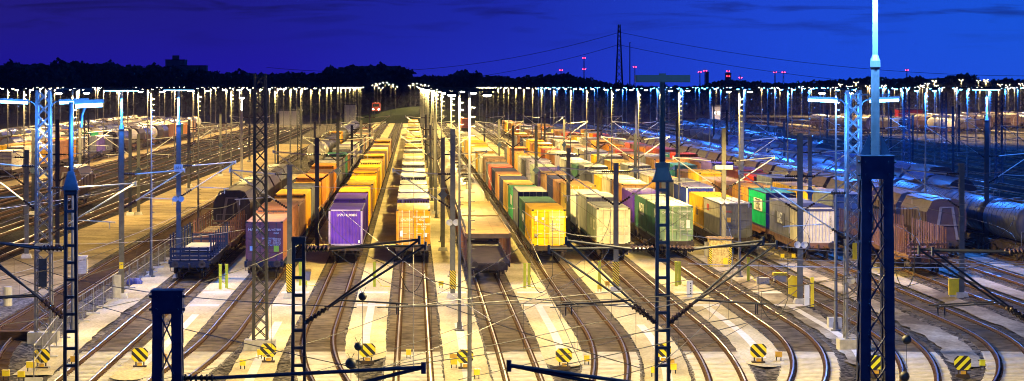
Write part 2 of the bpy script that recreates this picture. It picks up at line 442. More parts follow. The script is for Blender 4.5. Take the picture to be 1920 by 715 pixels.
tag(mb.build('ballast_field', M['darkballast']), 'dark blue lit ballast field beyond the covered wagons', kind='structure')
mb = MB(); mb.quad((100,780,-.214),(330,780,-.214),(330,1180,-.214),(100,1180,-.214))
tag(mb.build('yard_surface', M['darkballast']), 'bright lit surface of the second yard far off', kind='structure')
for x_, w_ in ((128,5),(147,4),(168,6),(205,9),(240,10)):
    mb = MB(); strip(mb, lambda Y: x_, w_, 800., 1150., -.205, 0, .4)
    tag(mb.build('yard_path', M['dirtwalk']), 'pale lit strip between tracks of the far second yard', kind='structure')
mb = MB(); strip(mb, lambda Y: 47.2, 1.6, 170., 215., -.2, 0, .3)
tag(mb.build('spilled_chalk', M['whitesleeper']), 'streak of pale spilled powder beside the tank track', kind='structure')

# ------------------------------------------------------------------ lettering
def text(body, size, mat, parent, loc, rot, name='lettering'):
    cu = bpy.data.curves.new(name, 'FONT'); cu.body = body; cu.size = size; cu.extrude = .004; cu.align_x = 'CENTER'; cu.align_y = 'CENTER'
    cu.materials.append(mat)
    t = bpy.data.objects.new(name, cu); col.objects.link(t)
    me = bpy.data.meshes.new_from_object(t.evaluated_get(bpy.context.evaluated_depsgraph_get()))
    bpy.data.objects.remove(t); bpy.data.curves.remove(cu)
    o = bpy.data.objects.new(name, me); col.objects.link(o); o.parent = parent; o.location = loc; o.rotation_euler = rot
    return o
FRONT = (R(90),0,0)        # faces -y
LSIDE = (R(90),0,R(-90))   # faces -x
RSIDE = (R(90),0,R(90))    # faces +x

# ------------------------------------------------------------------ containers
CW = 1.219
def corr(mb, p0, p1, inward, z0, z1, pitch=.28, depth=.036, m=0):
    """corrugated wall from p0 to p1 (2D), ribs going inward"""
    p0, p1, inward = Vector(p0), Vector(p1), Vector(inward)
    L = (p1-p0).length; n = max(1, round(L/pitch)); d = (p1-p0)/n
    pts = []
    for i in range(n):
        a = p0 + d*i
        pts += [a, a+d*.26, a+d*.5+inward*depth, a+d*.76+inward*depth]
    pts.append(p1)
    for a, b in zip(pts[:-1], pts[1:]):
        mb.quad((a.x,a.y,z0),(b.x,b.y,z0),(b.x,b.y,z1),(a.x,a.y,z1), m)

def container_mesh(L, Hc, front, vented=False, tarp=False):
    """front: 'door' leaves a recess for door parts, 'ribbed' corrugated end, 'lite' flat with door detail"""
    mb = MB(); e = .012
    W = CW
    # frame posts, rails (1) castings (2)
    for x in (-W, W):
        s = 1 if x > 0 else -1
        for y in (0, L): mb.box(min(x, x-s*.13), max(x, x-s*.13), min(y, y+(.13 if y == 0 else -.13)), max(y, y+(.13 if y == 0 else -.13)), .12, Hc-.12, 1)
        mb.box(min(x, x-s*.08), max(x, x-s*.08), .178, L-.178, 0, .16, 1)
        mb.box(min(x, x-s*.06), max(x, x-s*.06), .178, L-.178, Hc-.10, Hc-.012, 1)
        for y in (0, L):
            y2 = y+.178 if y == 0 else y-.178
            for z in (0, Hc-.118):
                mb.box(min(x+s*.003, x-s*.16), max(x+s*.003, x-s*.16), min(y-.003 if y == 0 else y+.003, y2), max(y-.003 if y == 0 else y+.003, y2), z, z+.118, 2)
    for y in (.0, L-.08):
        mb.box(-W+.161, W-.161, y, y+.08, 0, .12, 1); mb.box(-W+.161, W-.161, y, y+.08, Hc-.12, Hc-.014, 1)
    corr(mb, (-W+e, .13), (-W+e, L-.13), (1,0), .16, Hc-.10)
    corr(mb, (W-e, L-.13), (W-e, .13), (-1,0), .16, Hc-.10)
    mb.quad((W-.13,L-.03,.12),(-W+.13,L-.03,.12),(-W+.13,L-.03,Hc-.12),(W-.13,L-.03,Hc-.12), 0)
    # roof: shallow ribs across
    n = round((L-.3)/.42); d = (L-.3)/n; y = .15; pr = None
    zr = Hc-.03
    pts = [(0.08, Hc-.02)]
    for i in range(n): pts += [(y+d*i, zr), (y+d*i+d*.3, zr), (y+d*i+d*.5, zr+.02), (y+d*i+d*.85, zr+.02)]
    pts.append((L-.08, Hc-.02))
    for (a, za), (b, zb_) in zip(pts[:-1], pts[1:]):
        mb.quad((-W+.06,a,za),(W-.06,a,za),(W-.06,b,zb_),(-W+.06,b,zb_), 3)
    if tarp:
        mb.hexa([(-W-.02,-.03,Hc-.28),(W+.02,-.03,Hc-.28),(W+.02,L+.03,Hc-.28),(-W-.02,L+.03,Hc-.28),(-W+.05,.05,Hc+.07),(W-.05,.05,Hc+.07),(W-.05,L-.05,Hc+.07),(-W+.05,L-.05,Hc+.07)], 2)
    if front == 'ribbed':
        corr(mb, (W-.13, .02), (-W+.13, .02), (0,1), .12, Hc-.12, .25, .05)
    elif front == 'lite':
        z0, z1 = .12, Hc-.12
        for i in range(5):
            a = z0+(z1-z0)*i/5; b = z0+(z1-z0)*(i+1)/5
            mb.quad((-W+.13,.035,a),(W-.13,.035,a),(W-.13,.035,b-.10),(-W+.13,.035,b-.10), 0)
            mb.quad((-W+.13,.035,b-.10),(W-.13,.035,b-.10),(W-.13,.07,b-.05),(-W+.13,.07,b-.05), 2)
            mb.quad((-W+.13,.07,b-.05),(W-.13,.07,b-.05),(W-.13,.035,b),(-W+.13,.035,b), 0)
        for x in (-.75,-.25,.25,.75): mb.tube((x,.005,.05),(x,.005,Hc-.05),.022,.022,5,1,False)
        mb.box(-.012,.012,.02,.034,z0,z1,2)
    if vented:
        for i in range(11):
            x = -1.0+2.0*i/10
            mb.box(x-.05,x+.05,-.006,.03,Hc-.55,Hc-.16,2)
    return mb

CM = {}
def cmesh(L, Hc, front, vented=False, tarp=False):
    k = (L, Hc, front, vented, tarp)
    if k not in CM:
        CM[k] = container_mesh(*k).mesh('shipping_container', [P['yellow'], P['yellow'], M['black'], P['yellow']])
    return CM[k]

def set_mats(o, c, roof=None, trim=None, dark=None):
    mm = [c, trim or c, dark or M['black'], roof or c]
    for i, m in enumerate(mm):
        o.material_slots[i].link = 'OBJECT'; o.material_slots[i].material = m

def door_leaf(x0, x1, Hc, bars, rows=5, name='door'):
    mb = MB(); z0, z1 = .125, Hc-.125
    n = rows
    for i in range(n):
        a = z0+(z1-z0)*i/n; b = z0+(z1-z0)*(i+1)/n
        mb.quad((x0,.03,a),(x1,.03,a),(x1,.03,b-.13),(x0,.03,b-.13), 0)
        mb.quad((x0,.03,b-.13),(x1,.03,b-.13),(x1,.075,b-.09),(x0,.075,b-.09), 0)
        mb.quad((x0,.075,b-.09),(x1,.075,b-.09),(x1,.075,b-.04),(x0,.075,b-.04), 0)
        mb.quad((x0,.075,b-.04),(x1,.075,b-.04),(x1,.03,b),(x0,.03,b), 0)
    for x in (x0, x1-.05): mb.box(x, x+.05, .012, .05, z0, z1, 0)
    mb.box(x0+.05, x1-.05, .014, .05, z0, z0+.06, 0); mb.box(x0+.05, x1-.05, .014, .05, z1-.06, z1, 0)
    return mb

def bar_mb(x, Hc):
    mb = MB()
    mb.tube((x,-.01,.06),(x,-.01,Hc-.06),.022,.022,6,0)
    for z in (.08, Hc*.42, Hc*.68, Hc-.12): mb.box(x-.05,x+.05,-.012,.03,z-.03,z+.03,0)
    mb.box(x-.02,x+.34,-.03,-.012,Hc*.32,Hc*.32+.035,0)
    return mb

def door_container(L, Hc, c, label, barm, rows=5, roof=None, trim=None, doorc=None, head_marks=True):
    root = bpy.data.objects.new('shipping_container', cmesh(L, Hc, 'door')); col.objects.link(root)
    set_mats(root, c, roof, trim)
    tag(root, label, 'shipping container', None)
    for side in (-1, 1):
        x0, x1 = (-CW+.135, -.012) if side < 0 else (.012, CW-.135)
        d = door_leaf(x0, x1, Hc, None, rows).build('door', doorc or c, root)
        for x in ((-.80,-.28) if side < 0 else (.26,.78)): bar_mb(x, Hc).build('locking_bar', barm, d)
        mb = MB()
        for z in (.35, Hc*.5, Hc-.4):
            xx = -CW+.10 if side < 0 else CW-.10
            mb.box(xx-.05,xx+.05,-.006,.03,z-.06,z+.06,0)
        mb.build('hinge', trim or c, d)
    return root

# ------------------------------------------------------------------ wagons
def bogie(mb, yc, m_f=0, m_w=1):
    for s in (-1,1):
        mb.box(s*1.0-.06, s*1.0+.06, yc-1.2, yc+1.2, .42, .62, m_f)
        mb.hexa([(s*1.0-.07,yc-.5,.62),(s*1.0+.07,yc-.5,.62),(s*1.0+.07,yc+.5,.62),(s*1.0-.07,yc+.5,.62),(s*1.0-.07,yc-.25,.82),(s*1.0+.07,yc-.25,.82),(s*1.0+.07,yc+.25,.82),(s*1.0-.07,yc+.25,.82)], m_f)
        for dy in (-.9,.9):
            mb.box(s*1.02-.09, s*1.02+.09, yc+dy-.16, yc+dy+.16, .32, .66, m_f)
    for dy in (-.9,.9):
        mb.tube((-.85,yc+dy,.46),(.85,yc+dy,.46),.08,.08,8,m_w)
        for s in (-1,1):
            mb.tube((s*.70,yc+dy,.46),(s*.82,yc+dy,.46),.46,.46,18,m_w)
    mb.box(-1.0,1.0,yc-.15,yc+.15,.5,.8,m_f)

def buffer_mb(x, y, s):
    mb = MB()
    mb.tube((x,y,1.03),(x,y-s*.42,1.03),.11,.11,10,0)
    mb.tube((x,y-s*.36,1.03),(x,y-s*.62,1.03),.08,.08,10,0)
    mb.tube((x,y-s*.58,1.03),(x,y-s*.62,1.03),.23,.23,16,1)
    return mb

def frame_mb(L, z=1.15, deep=True, cross=2.4):
    mb = MB()
    y0, y1 = .62, L-.62
    for s in (-1,1):
        mb.box(s*1.12-.09, s*1.12+.09, y0+.2, y1-.2, z-.28, z-.005, 0)
        # fish belly
        mb.hexa([(s*1.12-.07,y0+6,z-.55),(s*1.12+.07,y0+6,z-.55),(s*1.12+.07,y1-6,z-.55),(s*1.12-.07,y1-6,z-.55),(s*1.12-.07,y0+4,z-.281),(s*1.12+.07,y0+4,z-.281),(s*1.12+.07,y1-4,z-.281),(s*1.12-.07,y1-4,z-.281)], 0)
        y = y0+1.
        while y < y1-1:
            mb.bar((s*1.215,y,z-.26),(s*1.215,y,z-.02),.04,.09,0); y += 1.15
    mb.box(-.2,.2,y0+.2,y1-.2,z-.35,z-.05,0)
    y = y0+1.2
    while y < y1-1.:
        mb.box(-1.03,1.03,y-.08,y+.08,z-.22,z-.02,0); y += cross
    for y in (y0, y1-.2): mb.box(-1.28,1.28,y,y+.2,z-.36,z+.02,0)
    return mb

def coupling_mb(y=.62):
    mb = MB()
    mb.box(-.06,.06,y-.3,y,.95,1.08,0)
    mb.tube((0,y-.27,1.0),(0,y-.22,.62),.035,.035,6,0)
    for s in (-1,1):
        pts = [(s*.35+s*.28*math.sin(t), y-.05-.12*math.sin(t), .95-.42*math.sin(t)) for t in [math.pi*i/8 for i in range(9)]]
        mb.path(pts, .025, 5, 1)
    mb.bar((-1.2,y-.06,.55),(-1.2,y-.06,.95),.03); mb.bar((-1.2,y-.06,.55),(-.85,y-.06,.55),.03); mb.bar((1.2,y-.06,.55),(1.2,y-.06,.95),.03); mb.bar((.85,y-.06,.55),(1.2,y-.06,.55),.03)
    return mb

def wagon_parts(root, L, fm, nb=(3.2,), z=1.15):
    frame_mb(L, z).build('frame', fm, root)
    for yc in nb:
        mb = MB(); bogie(mb, yc); mb.build('bogie', [M['wagonframe'], M['wheel']], root)
    for y, s in ((.62,1),(L-.62,-1)):
        for x in (-.875,.875): buffer_mb(x, y, s).build('buffer', [M['wagonframe'], M['wheel']], root)
    coupling_mb().build('coupling', [M['wagonframe'], M['black']], root)

WL = 26.9
def lite_wagon_mesh():
    mb = frame_mb(WL)
    for yc in (2.6, WL/2, WL-2.6): bogie(mb, yc, 0, 1)
    for y, s in ((.62,1),(WL-.62,-1)):
        for x in (-.875,.875): mb.tube((x,y,1.03),(x,y-s*.62,1.03),.16,.16,8,0)
    return mb.mesh('container_wagon', [M['wagonframe'], M['wheel']])
LITEW = lite_wagon_mesh()
PROTO = {}
def proto_wagon(fm, key):
    if key not in PROTO:
        r = empty('container_wagon'); wagon_parts(r, WL, fm, (2.6, WL/2, WL-2.6)); PROTO[key] = r; r['_used'] = 0
    return PROTO[key]

WORD = {k: v[1] for k, v in PC.items()}
def train(w, y0, colours, head, group, wagon_mat='wagonframe', detail_to=262., specials=None, lite_end='lite', short=False):
    """colours: list of paint keys, front to back; two forty foot boxes on each wagon"""
    X = TRX[w] if isinstance(w, str) else w
    specials = specials or {}
    i = 0; y = y0-1.0; nw = 0
    while i < len(colours):
        pair = colours[i:i+2]
        if any(pair):
            nw += 1
            if y < detail_to and isinstance(w, str):
                pr = proto_wagon(M[wagon_mat], wagon_mat)
                if pr['_used']: o = clone(pr)
                else: o = pr
                pr['_used'] = 1
            else:
                o = bpy.data.objects.new('container_wagon', LITEW); col.objects.link(o)
            o.location = (X, y, 0)
            if short and nw == 1: o.scale = (1,(WL-6.13)/WL,1)
            tag(o, 'flat wagon, %s back under %s' % (nth(nw), head), 'flat wagon', 'container flat wagons')
        for j, c in enumerate(pair):
            k = i+j
            if not c: continue
            yy = y+1.0+j*(12.19+.32)-(6.13 if short and k == 1 else 0)
            if k in specials: ob = specials[k]
            else:
                hc = 2.896 if rnd.random() < .35 else 2.591
                fr = 'ribbed' if rnd.random() < .25 else 'lite'
                vent = rnd.random() < .12
                ob = bpy.data.objects.new('shipping_container', cmesh(12.19, hc, fr, vent, False)); col.objects.link(ob)
                set_mats(ob, P[c])
            ob.location = (X, yy, 1.16)
            if not ob.get('label'): ob['label'] = '%s container, %s back on %s' % (WORD[c], nth(k+1), head)
            ob['category'] = 'shipping container'; ob['group'] = group
        y += WL + .05 - (6.13 if short and i == 0 else 0); i += 2
    return y

def pick(n, pal, seed):
    r = random.Random(seed); out = []
    keys = list(pal)
    for _ in range(n):
        k = r.choice(keys)
        if rnd.random() < .25 and out and out[-1]: k = out[-1]
        out.append(k)
    return out
WARM = ['yellow','ochre','yellow','ochre','brown','tan','orange','cream','grey','lilac','brown']
MIX = ['brown','tan','grey','yellow','cream','white','slate','navy','orange','ochre','lilac','sage','tan','maroon','blue','darkgreen','stone']
REDS = ['brown','orange','red','tan','maroon','yellow','grey','cream','slate','orange','ochre','teal']

marks = M['letter']
# --- B: plum headed
b0 = door_container(12.19, 2.591, P['brown'], 'rust brown container with doors tinted plum for bluish light, lime sticker and pale markings, on the blue wagon end', M['navysteel'], 5, P['tan'], P['plum'], P['plum'])  # plum doors and tan roof: bluish and warm light painted over brown
text('HAPAG', .26, marks, b0, (-.62,-.03,2.05), FRONT); text('TRLU 607889', .19, marks, b0, (.55,-.03,2.05), FRONT); text('45G1', .17, marks, b0, (.78,-.03,1.83), FRONT)
text('MAX GROSS\nTARE\nNET\nCU CAP', .15, M['sticker_blue'], b0, (.28,-.03,1.25), FRONT); text('30480 KG\n3900 KG\n26580 KG\n67.6 CM', .13, marks, b0, (.82,-.03,1.25), FRONT)
mb = MB(); mb.box(.62,.95,-.045,-.02,.62,1.0); mb.build('sticker', M['sticker_green'], b0)
mb = MB(); mb.box(-.95,-.73,-.045,-.02,.68,.98); mb.build('sticker', M['sticker_blue'], b0)
train('B', 189.5, ['brown','brown','brown','ochre','slate','yellow','orange','ochre','brown','orange','grey','grey','slate','darkgreen','brown','grey','grey','lilac','grey','cream','grey','tan','grey','brown','slate','cream','tan','grey','cream','grey','brown','cream'],
      'the train headed by the plum doored container', 'containers on the plum headed train', 'wagonblue', specials={0: b0})
# --- P: violet headed
p0 = bpy.data.objects.new('shipping_container', cmesh(12.19, 2.591, 'ribbed')); col.objects.link(p0); set_mats(p0, P['purple'], None, P['lilac'])
p0['label'] = 'violet container with a ribbed end and white number, at the head of its train'
text('LPZU 4190805', .24, marks, p0, (.1,.012,2.18), FRONT, 'lettering')
mb = MB(); mb.box(.92,1.02,-.012,.02,.18,.38); mb.build('sticker', M['white'], p0)
train('P', 208., ['purple','purple','yellow','brown','yellow','yellow','ochre','yellow','yellow','yellow','ochre','yellow','slate','brown','yellow','cream','brown','yellow','ochre','cream','brown'],
      'the train headed by the violet container', 'containers on the violet headed train', specials={0: p0})
# --- C
c0 = door_container(12.19, 2.591, P['ochre'], 'ochre container with closed doors and white markings, heading the middle train', M['cream_post'], 6, P['yellow'])
text('TEXU 608889 5\n45G1', .2, marks, c0, (.62,-.03,1.95), FRONT); text('MAX GROSS\nTARE\nNET', .17, marks, c0, (.75,-.03,1.35), FRONT); text('CAUTION', .2, marks, c0, (-.45,-.03,1.85), FRONT)
mb = MB(); mb.box(.75,.98,-.045,-.02,.62,.9); mb.build('sticker', M['white'], c0)
mb = MB(); mb.box(-.98,-.75,-.045,-.02,.65,1.05); mb.build('sticker', M['white'], c0)
c1 = bpy.data.objects.new('shipping_container', cmesh(12.19, 2.896, 'ribbed', True)); col.objects.link(c1); set_mats(c1, P['purple'], P['lilac'])
train('C', 208., ['ochre','purple','white','white','grey','white','lilac','white','white','grey','cream','ochre','yellow','slate','cream','ochre','yellow','slate','cream','yellow','tan','ochre','cream','brown','yellow','cream','grey','yellow','cream','yellow','grey','ochre','yellow','cream','slate','cream','yellow','yellow','slate','cream','tan','yellow'],
      'the middle train headed by ochre doors', 'containers on the middle train', specials={0: c0, 1: c1})
# --- E
e0 = door_container(12.19, 2.591, P['yellow'], 'bright yellow container', M['cream_post'], 5)
e0['label'] = 'bright yellow container with white square markings on its doors, right of the car carrier'
text('TRLU 488889 8\n45G1', .19, marks, e0, (.72,-.03,1.95), FRONT); text('30480 KG\n67200 LB\n3900 KG', .19, marks, e0, (.45,-.03,1.33), FRONT)
for (x0,x1,z0,z1) in ((-1.0,-.78,1.75,2.12),(-.5,-.33,1.85,2.02)):
    mb = MB(); mb.box(x0,x1,-.045,-.02,z0,z1); mb.build('sticker', M['white'], e0)
mb = MB(); mb.box(-1.02,-.84,-.045,-.02,.62,.85); mb.build('sticker', P['grey'], e0)
e1 = bpy.data.objects.new('shipping_container', cmesh(12.19, 2.591, 'lite')); col.objects.link(e1); set_mats(e1, P['darkgreen'], P['darkgreen'])
mb = MB(); mb.box(-1.25,-1.225,2.,5.,1.0,1.6); mb.build('sticker', M['white'], e1)
e2 = door_container(12.19, 2.896, P['slate'], 'slate container with navy doors and pale roof behind the dark green one', M['steel'], 5, P['grey'], P['navy'], P['navy'])
text('HLXU 520113', .22, marks, e2, (.5,-.03,2.3), FRONT)
e3 = bpy.data.objects.new('shipping_container', cmesh(12.19, 2.591, 'lite')); col.objects.link(e3); set_mats(e3, P['green'])
mb = MB(); mb.box(-1.25,-1.225,2.,5.5,1.2,2.0); mb.build('sticker', M['white'], e3)
train('E', 208., ['yellow','darkgreen','slate','green','yellow','navy','orange','navy','red','slate','tan','cream','stone','yellow','white','cream','yellow','yellow','ochre','yellow','cream','yellow','grey','cream','grey','cream'],
      'the train headed by the bright yellow container', 'containers on the bright yellow headed train', specials={0: e0, 1: e1, 2: e2, 3: e3})
# --- F
f0 = door_container(12.19, 2.591, P['sage'], 'stone grey container with cream doors and grey green sides', M['cream_post'], 4, P['stone'], P['cream'], P['cream'])
text('M', 1.1, marks, f0, (-1.235,6.5,1.2), LSIDE); text('SC', 1.1, marks, f0, (-1.235,3.0,1.2), LSIDE)
f1 = bpy.data.objects.new('shipping_container', cmesh(12.19, 2.896, 'ribbed')); col.objects.link(f1); set_mats(f1, P['grey'], P['white'])
f3 = door_container(12.19, 2.896, P['yellow'], 'tall yellow container with dark side lettering, behind the white one beside the stone grey head', M['cream_post'], 5, P['yellow'], P['ochre'], P['ochre'])
text('dfds', 1.0, M['letter_dark'], f3, (-1.235,4.0,1.5), LSIDE)
train('F', 210.5, ['sage','grey','white','yellow','brown','navy','tan','purple','sage','lilac','slate','grey','ochre','orange','orange','slate'],
      'the train headed by the stone grey container', 'containers on the stone grey headed train', specials={0: f0, 1: f1, 3: f3})
# --- G
g0 = door_container(12.19, 2.591, P['darkgreen'], 'pale green doored container with cream rods, beside the striped board hut', M['cream_post'], 4, P['sage'], P['palegreen'], P['palegreen'])
text('CAPITAL', .25, marks, g0, (-.62,-.03,2.12), FRONT); text('CLHU 899885 3\n45G1', .17, marks, g0, (.65,-.03,2.1), FRONT); text('MAX\nTARE\nNET\nCUB', .14, marks, g0, (.42,-.03,1.25), FRONT)
mb = MB(); mb.box(.72,.98,-.045,-.02,.95,1.55); mb.build('sticker', M['white'], g0)
text('MA', 1.0, marks, g0, (-1.235,4.5,1.85), LSIDE)
g1 = bpy.data.objects.new('shipping_container', cmesh(12.19, 2.591, 'lite')); col.objects.link(g1); set_mats(g1, P['darkgreen'], P['stone'])
text('MAERSK', 1.3, marks, g1, (-1.235,4.6,1.6), LSIDE)
train('G', 214., ['palegreen','darkgreen','purple','ochre','cream','yellow','slate','slate','darkgreen','stone','white','lilac','brown','orange','maroon','yellow','ochre','brown','yellow','cream','navy','brown','grey','yellow'],
      'the train headed by pale green doors', 'containers on the pale green headed train', specials={0: g0, 1: g1})
# --- H
h0 = door_container(12.19, 2.591, P['cream'], 'cream sided container with dark grey doors, next to the striped board hut', M['postgrey'], 4, P['white'], P['slate'], P['slate'])
text('FREI', .22, M['letter_red'], h0, (-.55,-.03,1.95), FRONT)
mb = MB(); mb.box(-.68,-.40,-.045,-.02,1.15,1.5); mb.build('sticker', M['ochre_box'], h0)
mb = MB(); mb.box(-1.245,-1.225,8.0,9.6,1.7,2.2); mb.build('sticker', M['letter_red'], h0)
h1 = bpy.data.objects.new('shipping_container', cmesh(12.19, 2.591, 'lite')); col.objects.link(h1); set_mats(h1, P['yellow'])
text('dfds', 1.1, M['letter_dark'], h1, (-1.235,5.0,1.3), LSIDE)
h2 = bpy.data.objects.new('shipping_container', cmesh(12.19, 2.896, 'ribbed')); col.objects.link(h2); set_mats(h2, P['blue'], P['lilac'], P['white'])
train('H', 219., ['cream','yellow','blue','slate','ochre','cream','cream','grey','yellow','yellow','grey','yellow','lilac','cream','stone','orange','tan','cream','white','tan']+pick(20, WARM+['brown','tan','maroon'], 5),
      'the train headed by dark grey doors', 'containers on the dark grey headed train', specials={0: h0, 1: h1, 2: h2})
# --- I
i0 = bpy.data.objects.new('shipping_container', cmesh(6.058, 2.591, 'ribbed', False, True)); col.objects.link(i0); set_mats(i0, P['cream'], P['navy'], P['cream'], P['navy'])
i0['label'] = 'cream ribbed container under a dark tarpaulin lid, at the head of its train'
mb = MB(); mb.box(-1.25,-1.05,-.02,.0,.12,2.3); mb.build('corner_post', P['tan'], i0)
text('UACU 3 5 1 2 7 8', .17, M['letter_dark'], i0, (.98,.012,1.3), (R(90),R(90),0))
i1 = door_container(12.19, 2.591, P['grey'], 'grey container with block lettering on its side, between the cream ribbed and bright green ones', M['postgrey'], 4, P['grey'], P['slate'], P['slate'])
mb = MB(); mb.box(-1.25,-1.225,2.5,8.2,.8,1.75); pl = mb.build('sticker', M['letter_dark'], i1)
text('UASC', 1.2, marks, i1, (-1.262,5.3,1.28), LSIDE)
i2 = door_container(12.19, 2.896, P['green'], 'bright green container with a white lettered panel and navy doors', M['navysteel'], 4, P['teal'], P['navy'], P['navy'])
mb = MB(); mb.box(-1.25,-1.225,2.2,8.0,1.25,2.25); mb.build('sticker', M['white'], i2)
text('TENEL', 1.25, M['letter_dark'], i2, (-1.262,5.1,1.75), LSIDE)
train('I', 211.5, ['cream','grey','green','ochre','brown','tan','yellow','brown','teal','orange','tan','grey','orange','tan','red','brown','orange','brown','ochre','brown']+pick(14, REDS, 9),
      'the train headed by the cream ribbed container', 'containers on the cream ribbed headed train', 'wagonbrown', specials={0: i0, 1: i1, 2: i2}, short=True)
# --- J containers behind the tall stake wagons
train('J', 230., ['slate','yellow','yellow','slate','red','maroon','slate','purple','brown','orange','red','teal','red','maroon','orange','brown','red','grey']+pick(8, REDS, 3),
      'the train behind the tall stake wagons', 'containers behind the tall stake wagons', detail_to=250)
# red box alone far off, and boxes on the far track
train('F', 790., ['red','maroon'], 'the short cut standing alone far down the stone grey track', 'containers standing alone far off')
# --- left far rows
train(-56., 395., ['cream','cream','yellow','slate','brown','ochre','cream','slate','purple','slate'], 'the near row beyond the dark tracks', 'containers on the near far side row')
train(-56., 650., ['brown','orange','darkgreen','orange','cream','tan'], 'the rear row beyond the dark tracks', 'containers at the rear of the near far side row')
train(-61., 430., ['yellow','ochre','tan','cream','yellow','brown','grey','cream','green','cream'], 'the second row beyond the dark tracks', 'containers on the second far side row')
train(-71., 520., ['yellow','cream','white','grey','tan','brown'], 'the fourth row beyond the dark tracks', 'containers on the fourth far side row')

# ------------------------------------------------------------------ other wagons
def place(proto, X, Y, label, cat, group, first):
    o = proto if first else clone(proto)
    o.location = (X, Y, 0); tag(o, label, cat, group); return o

def tank_proto(shell, frame, Lt=14.2):
    r = empty('tank_wagon'); mb = MB()
    rad, zc = 1.45, 2.72
    y0, y1 = 1.0, Lt-1.0
    mb.lathe((0,0,zc), (0,1,0), [(y0-.42,.02),(y0-.40,.5),(y0-.30,.95),(y0-.15,1.25),(y0+.05,1.40),(y0+.25,rad),(y1-.25,rad),(y1-.05,1.40),(y1+.15,1.25),(y1+.30,.95),(y1+.40,.5),(y1+.42,.02)], 28, 0)
    mb.build('tank_shell', shell, r, True)
    mb = MB(); y = y0+1.
    while y < y1-.5:
        mb.lathe((0,0,zc),(0,1,0),[(y,rad),(y,rad+.02),(y+.09,rad+.02),(y+.09,rad)],28,0); y += 1.55
    mb.build('tank_bands', shell, r)
    mb = MB()
    mb.lathe((0,(y0+y1)/2,zc+rad-.1),(0,0,1),[(0,.35),(.3,.35),(.33,.3),(.36,0.01)],14,0)
    for s in (-.45,.45): mb.bar((s,y0+2,zc+rad+.08),(s,y1-2,zc+rad+.08),.05,.05)
    mb.box(-.4,.4,y0+3,y1-3,zc+rad+.03,zc+rad+.06)
    mb.build('dome_walkway', M['wagonframe'], r)
    mb = MB()
    for s in (-.22,.22): mb.tube((s,.72,1.2),(s,.72,zc+rad+.5),.02,.02,5)
    for k in range(9): mb.tube((-.22,.72,1.4+.33*k),(.22,.72,1.4+.33*k),.014,.014,5)
    mb.bar((-1.1,.66,1.2),(-1.1,.66,2.2),.04); mb.bar((1.1,.66,1.2),(1.1,.66,2.2),.04); mb.bar((-1.1,.66,2.2),(1.1,.66,2.2),.04)
    mb.build('ladder', M['postgrey'], r)
    wagon_parts(r, Lt, frame, (2.6, Lt-2.6), 1.15)
    return r

def hopper_proto(body, frame, Lh=13.6):
    r = empty('hopper_wagon'); mb = MB()
    y0, y1 = 1.1, Lh-1.1
    prof = [(-.75,1.1),(.75,1.1),(1.48,1.9),(1.48,3.25),(1.05,4.05),(.45,4.22),(-.45,4.22),(-1.05,4.05),(-1.48,3.25),(-1.48,1.9)]
    mb.prism(prof, y0, y1)
    y = y0+.4
    while y < y1:
        for s in (-1,1): mb.box(min(s*1.475,s*1.53),max(s*1.475,s*1.53),y,y+.09,1.9,3.25,0)
        y += 1.35
    mb.build('hopper_body', body, r)
    mb = MB()
    for s in (-1,1):
        mb.hexa([(s*1.06,y0-.02,4.06),(s*1.06,y1+.02,4.06),(s*.46,y1+.02,4.23),(s*.46,y0-.02,4.23),(s*1.06,y0-.02,4.10),(s*1.06,y1+.02,4.10),(s*.46,y1+.02,4.27),(s*.46,y0-.02,4.27)])
    mb.build('roof_flaps', body, r)
    mb = MB()
    mb.bar((-.8,y0-.06,1.2),(-.42,y0-.06,3.6),.2,.1); mb.bar((.8,y0-.06,1.2),(.42,y0-.06,3.6),.2,.1); mb.bar((-.5,y0-.06,3.6),(.5,y0-.06,3.6),.2,.1)
    mb.bar((-1.2,.8,1.2),(-1.2,.8,2.3),.05); mb.bar((1.2,.8,1.2),(1.2,.8,2.3),.05); mb.bar((-1.2,.8,2.3),(1.2,.8,2.3),.05)
    mb.build('end_brace', M['bracegrey'], r)
    wagon_parts(r, Lh, frame, (2.5, Lh-2.5), 1.1)
    return r

def cover_proto(roof, side, Lc=13.4, ribs=True):
    r = empty('covered_wagon'); mb = MB()
    y0, y1 = .9, Lc-.9
    n = 14
    arc = [(1.45*math.cos(math.pi*i/n), 2.75+1.45*math.sin(math.pi*i/n)) for i in range(n+1)]
    mb.prism([(-1.45,2.745)]+[(x,z) for x,z in arc[::-1]][1:-1]+[(1.45,2.745)], y0, y1)
    y = y0+.7
    while y < y1 and ribs:
        k = [(x*1.025, 2.75+(z-2.75)*1.025) for x, z in arc]
        for (a,b) in zip(k[:-1],k[1:]):
            mb.quad((a[0],y,a[1]),(b[0],y,b[1]),(b[0],y+.1,b[1]),(a[0],y+.1,a[1]))
        y += 1.2
    mb.build('roof', roof, r)
    mb = MB(); mb.box(-1.4,1.4,y0,y1,1.18,2.74)
    for y in [y0+.3+1.1*i for i in range(int((y1-y0)/1.1))]:
        for s in (-1,1): mb.box(min(s*1.395,s*1.45),max(s*1.395,s*1.45),y,y+.1,1.2,2.7)
    mb.build('side_wall', side, r)
    wagon_parts(r, Lc, M['wagonframe'], (2.4, Lc-2.4), 1.15)
    return r

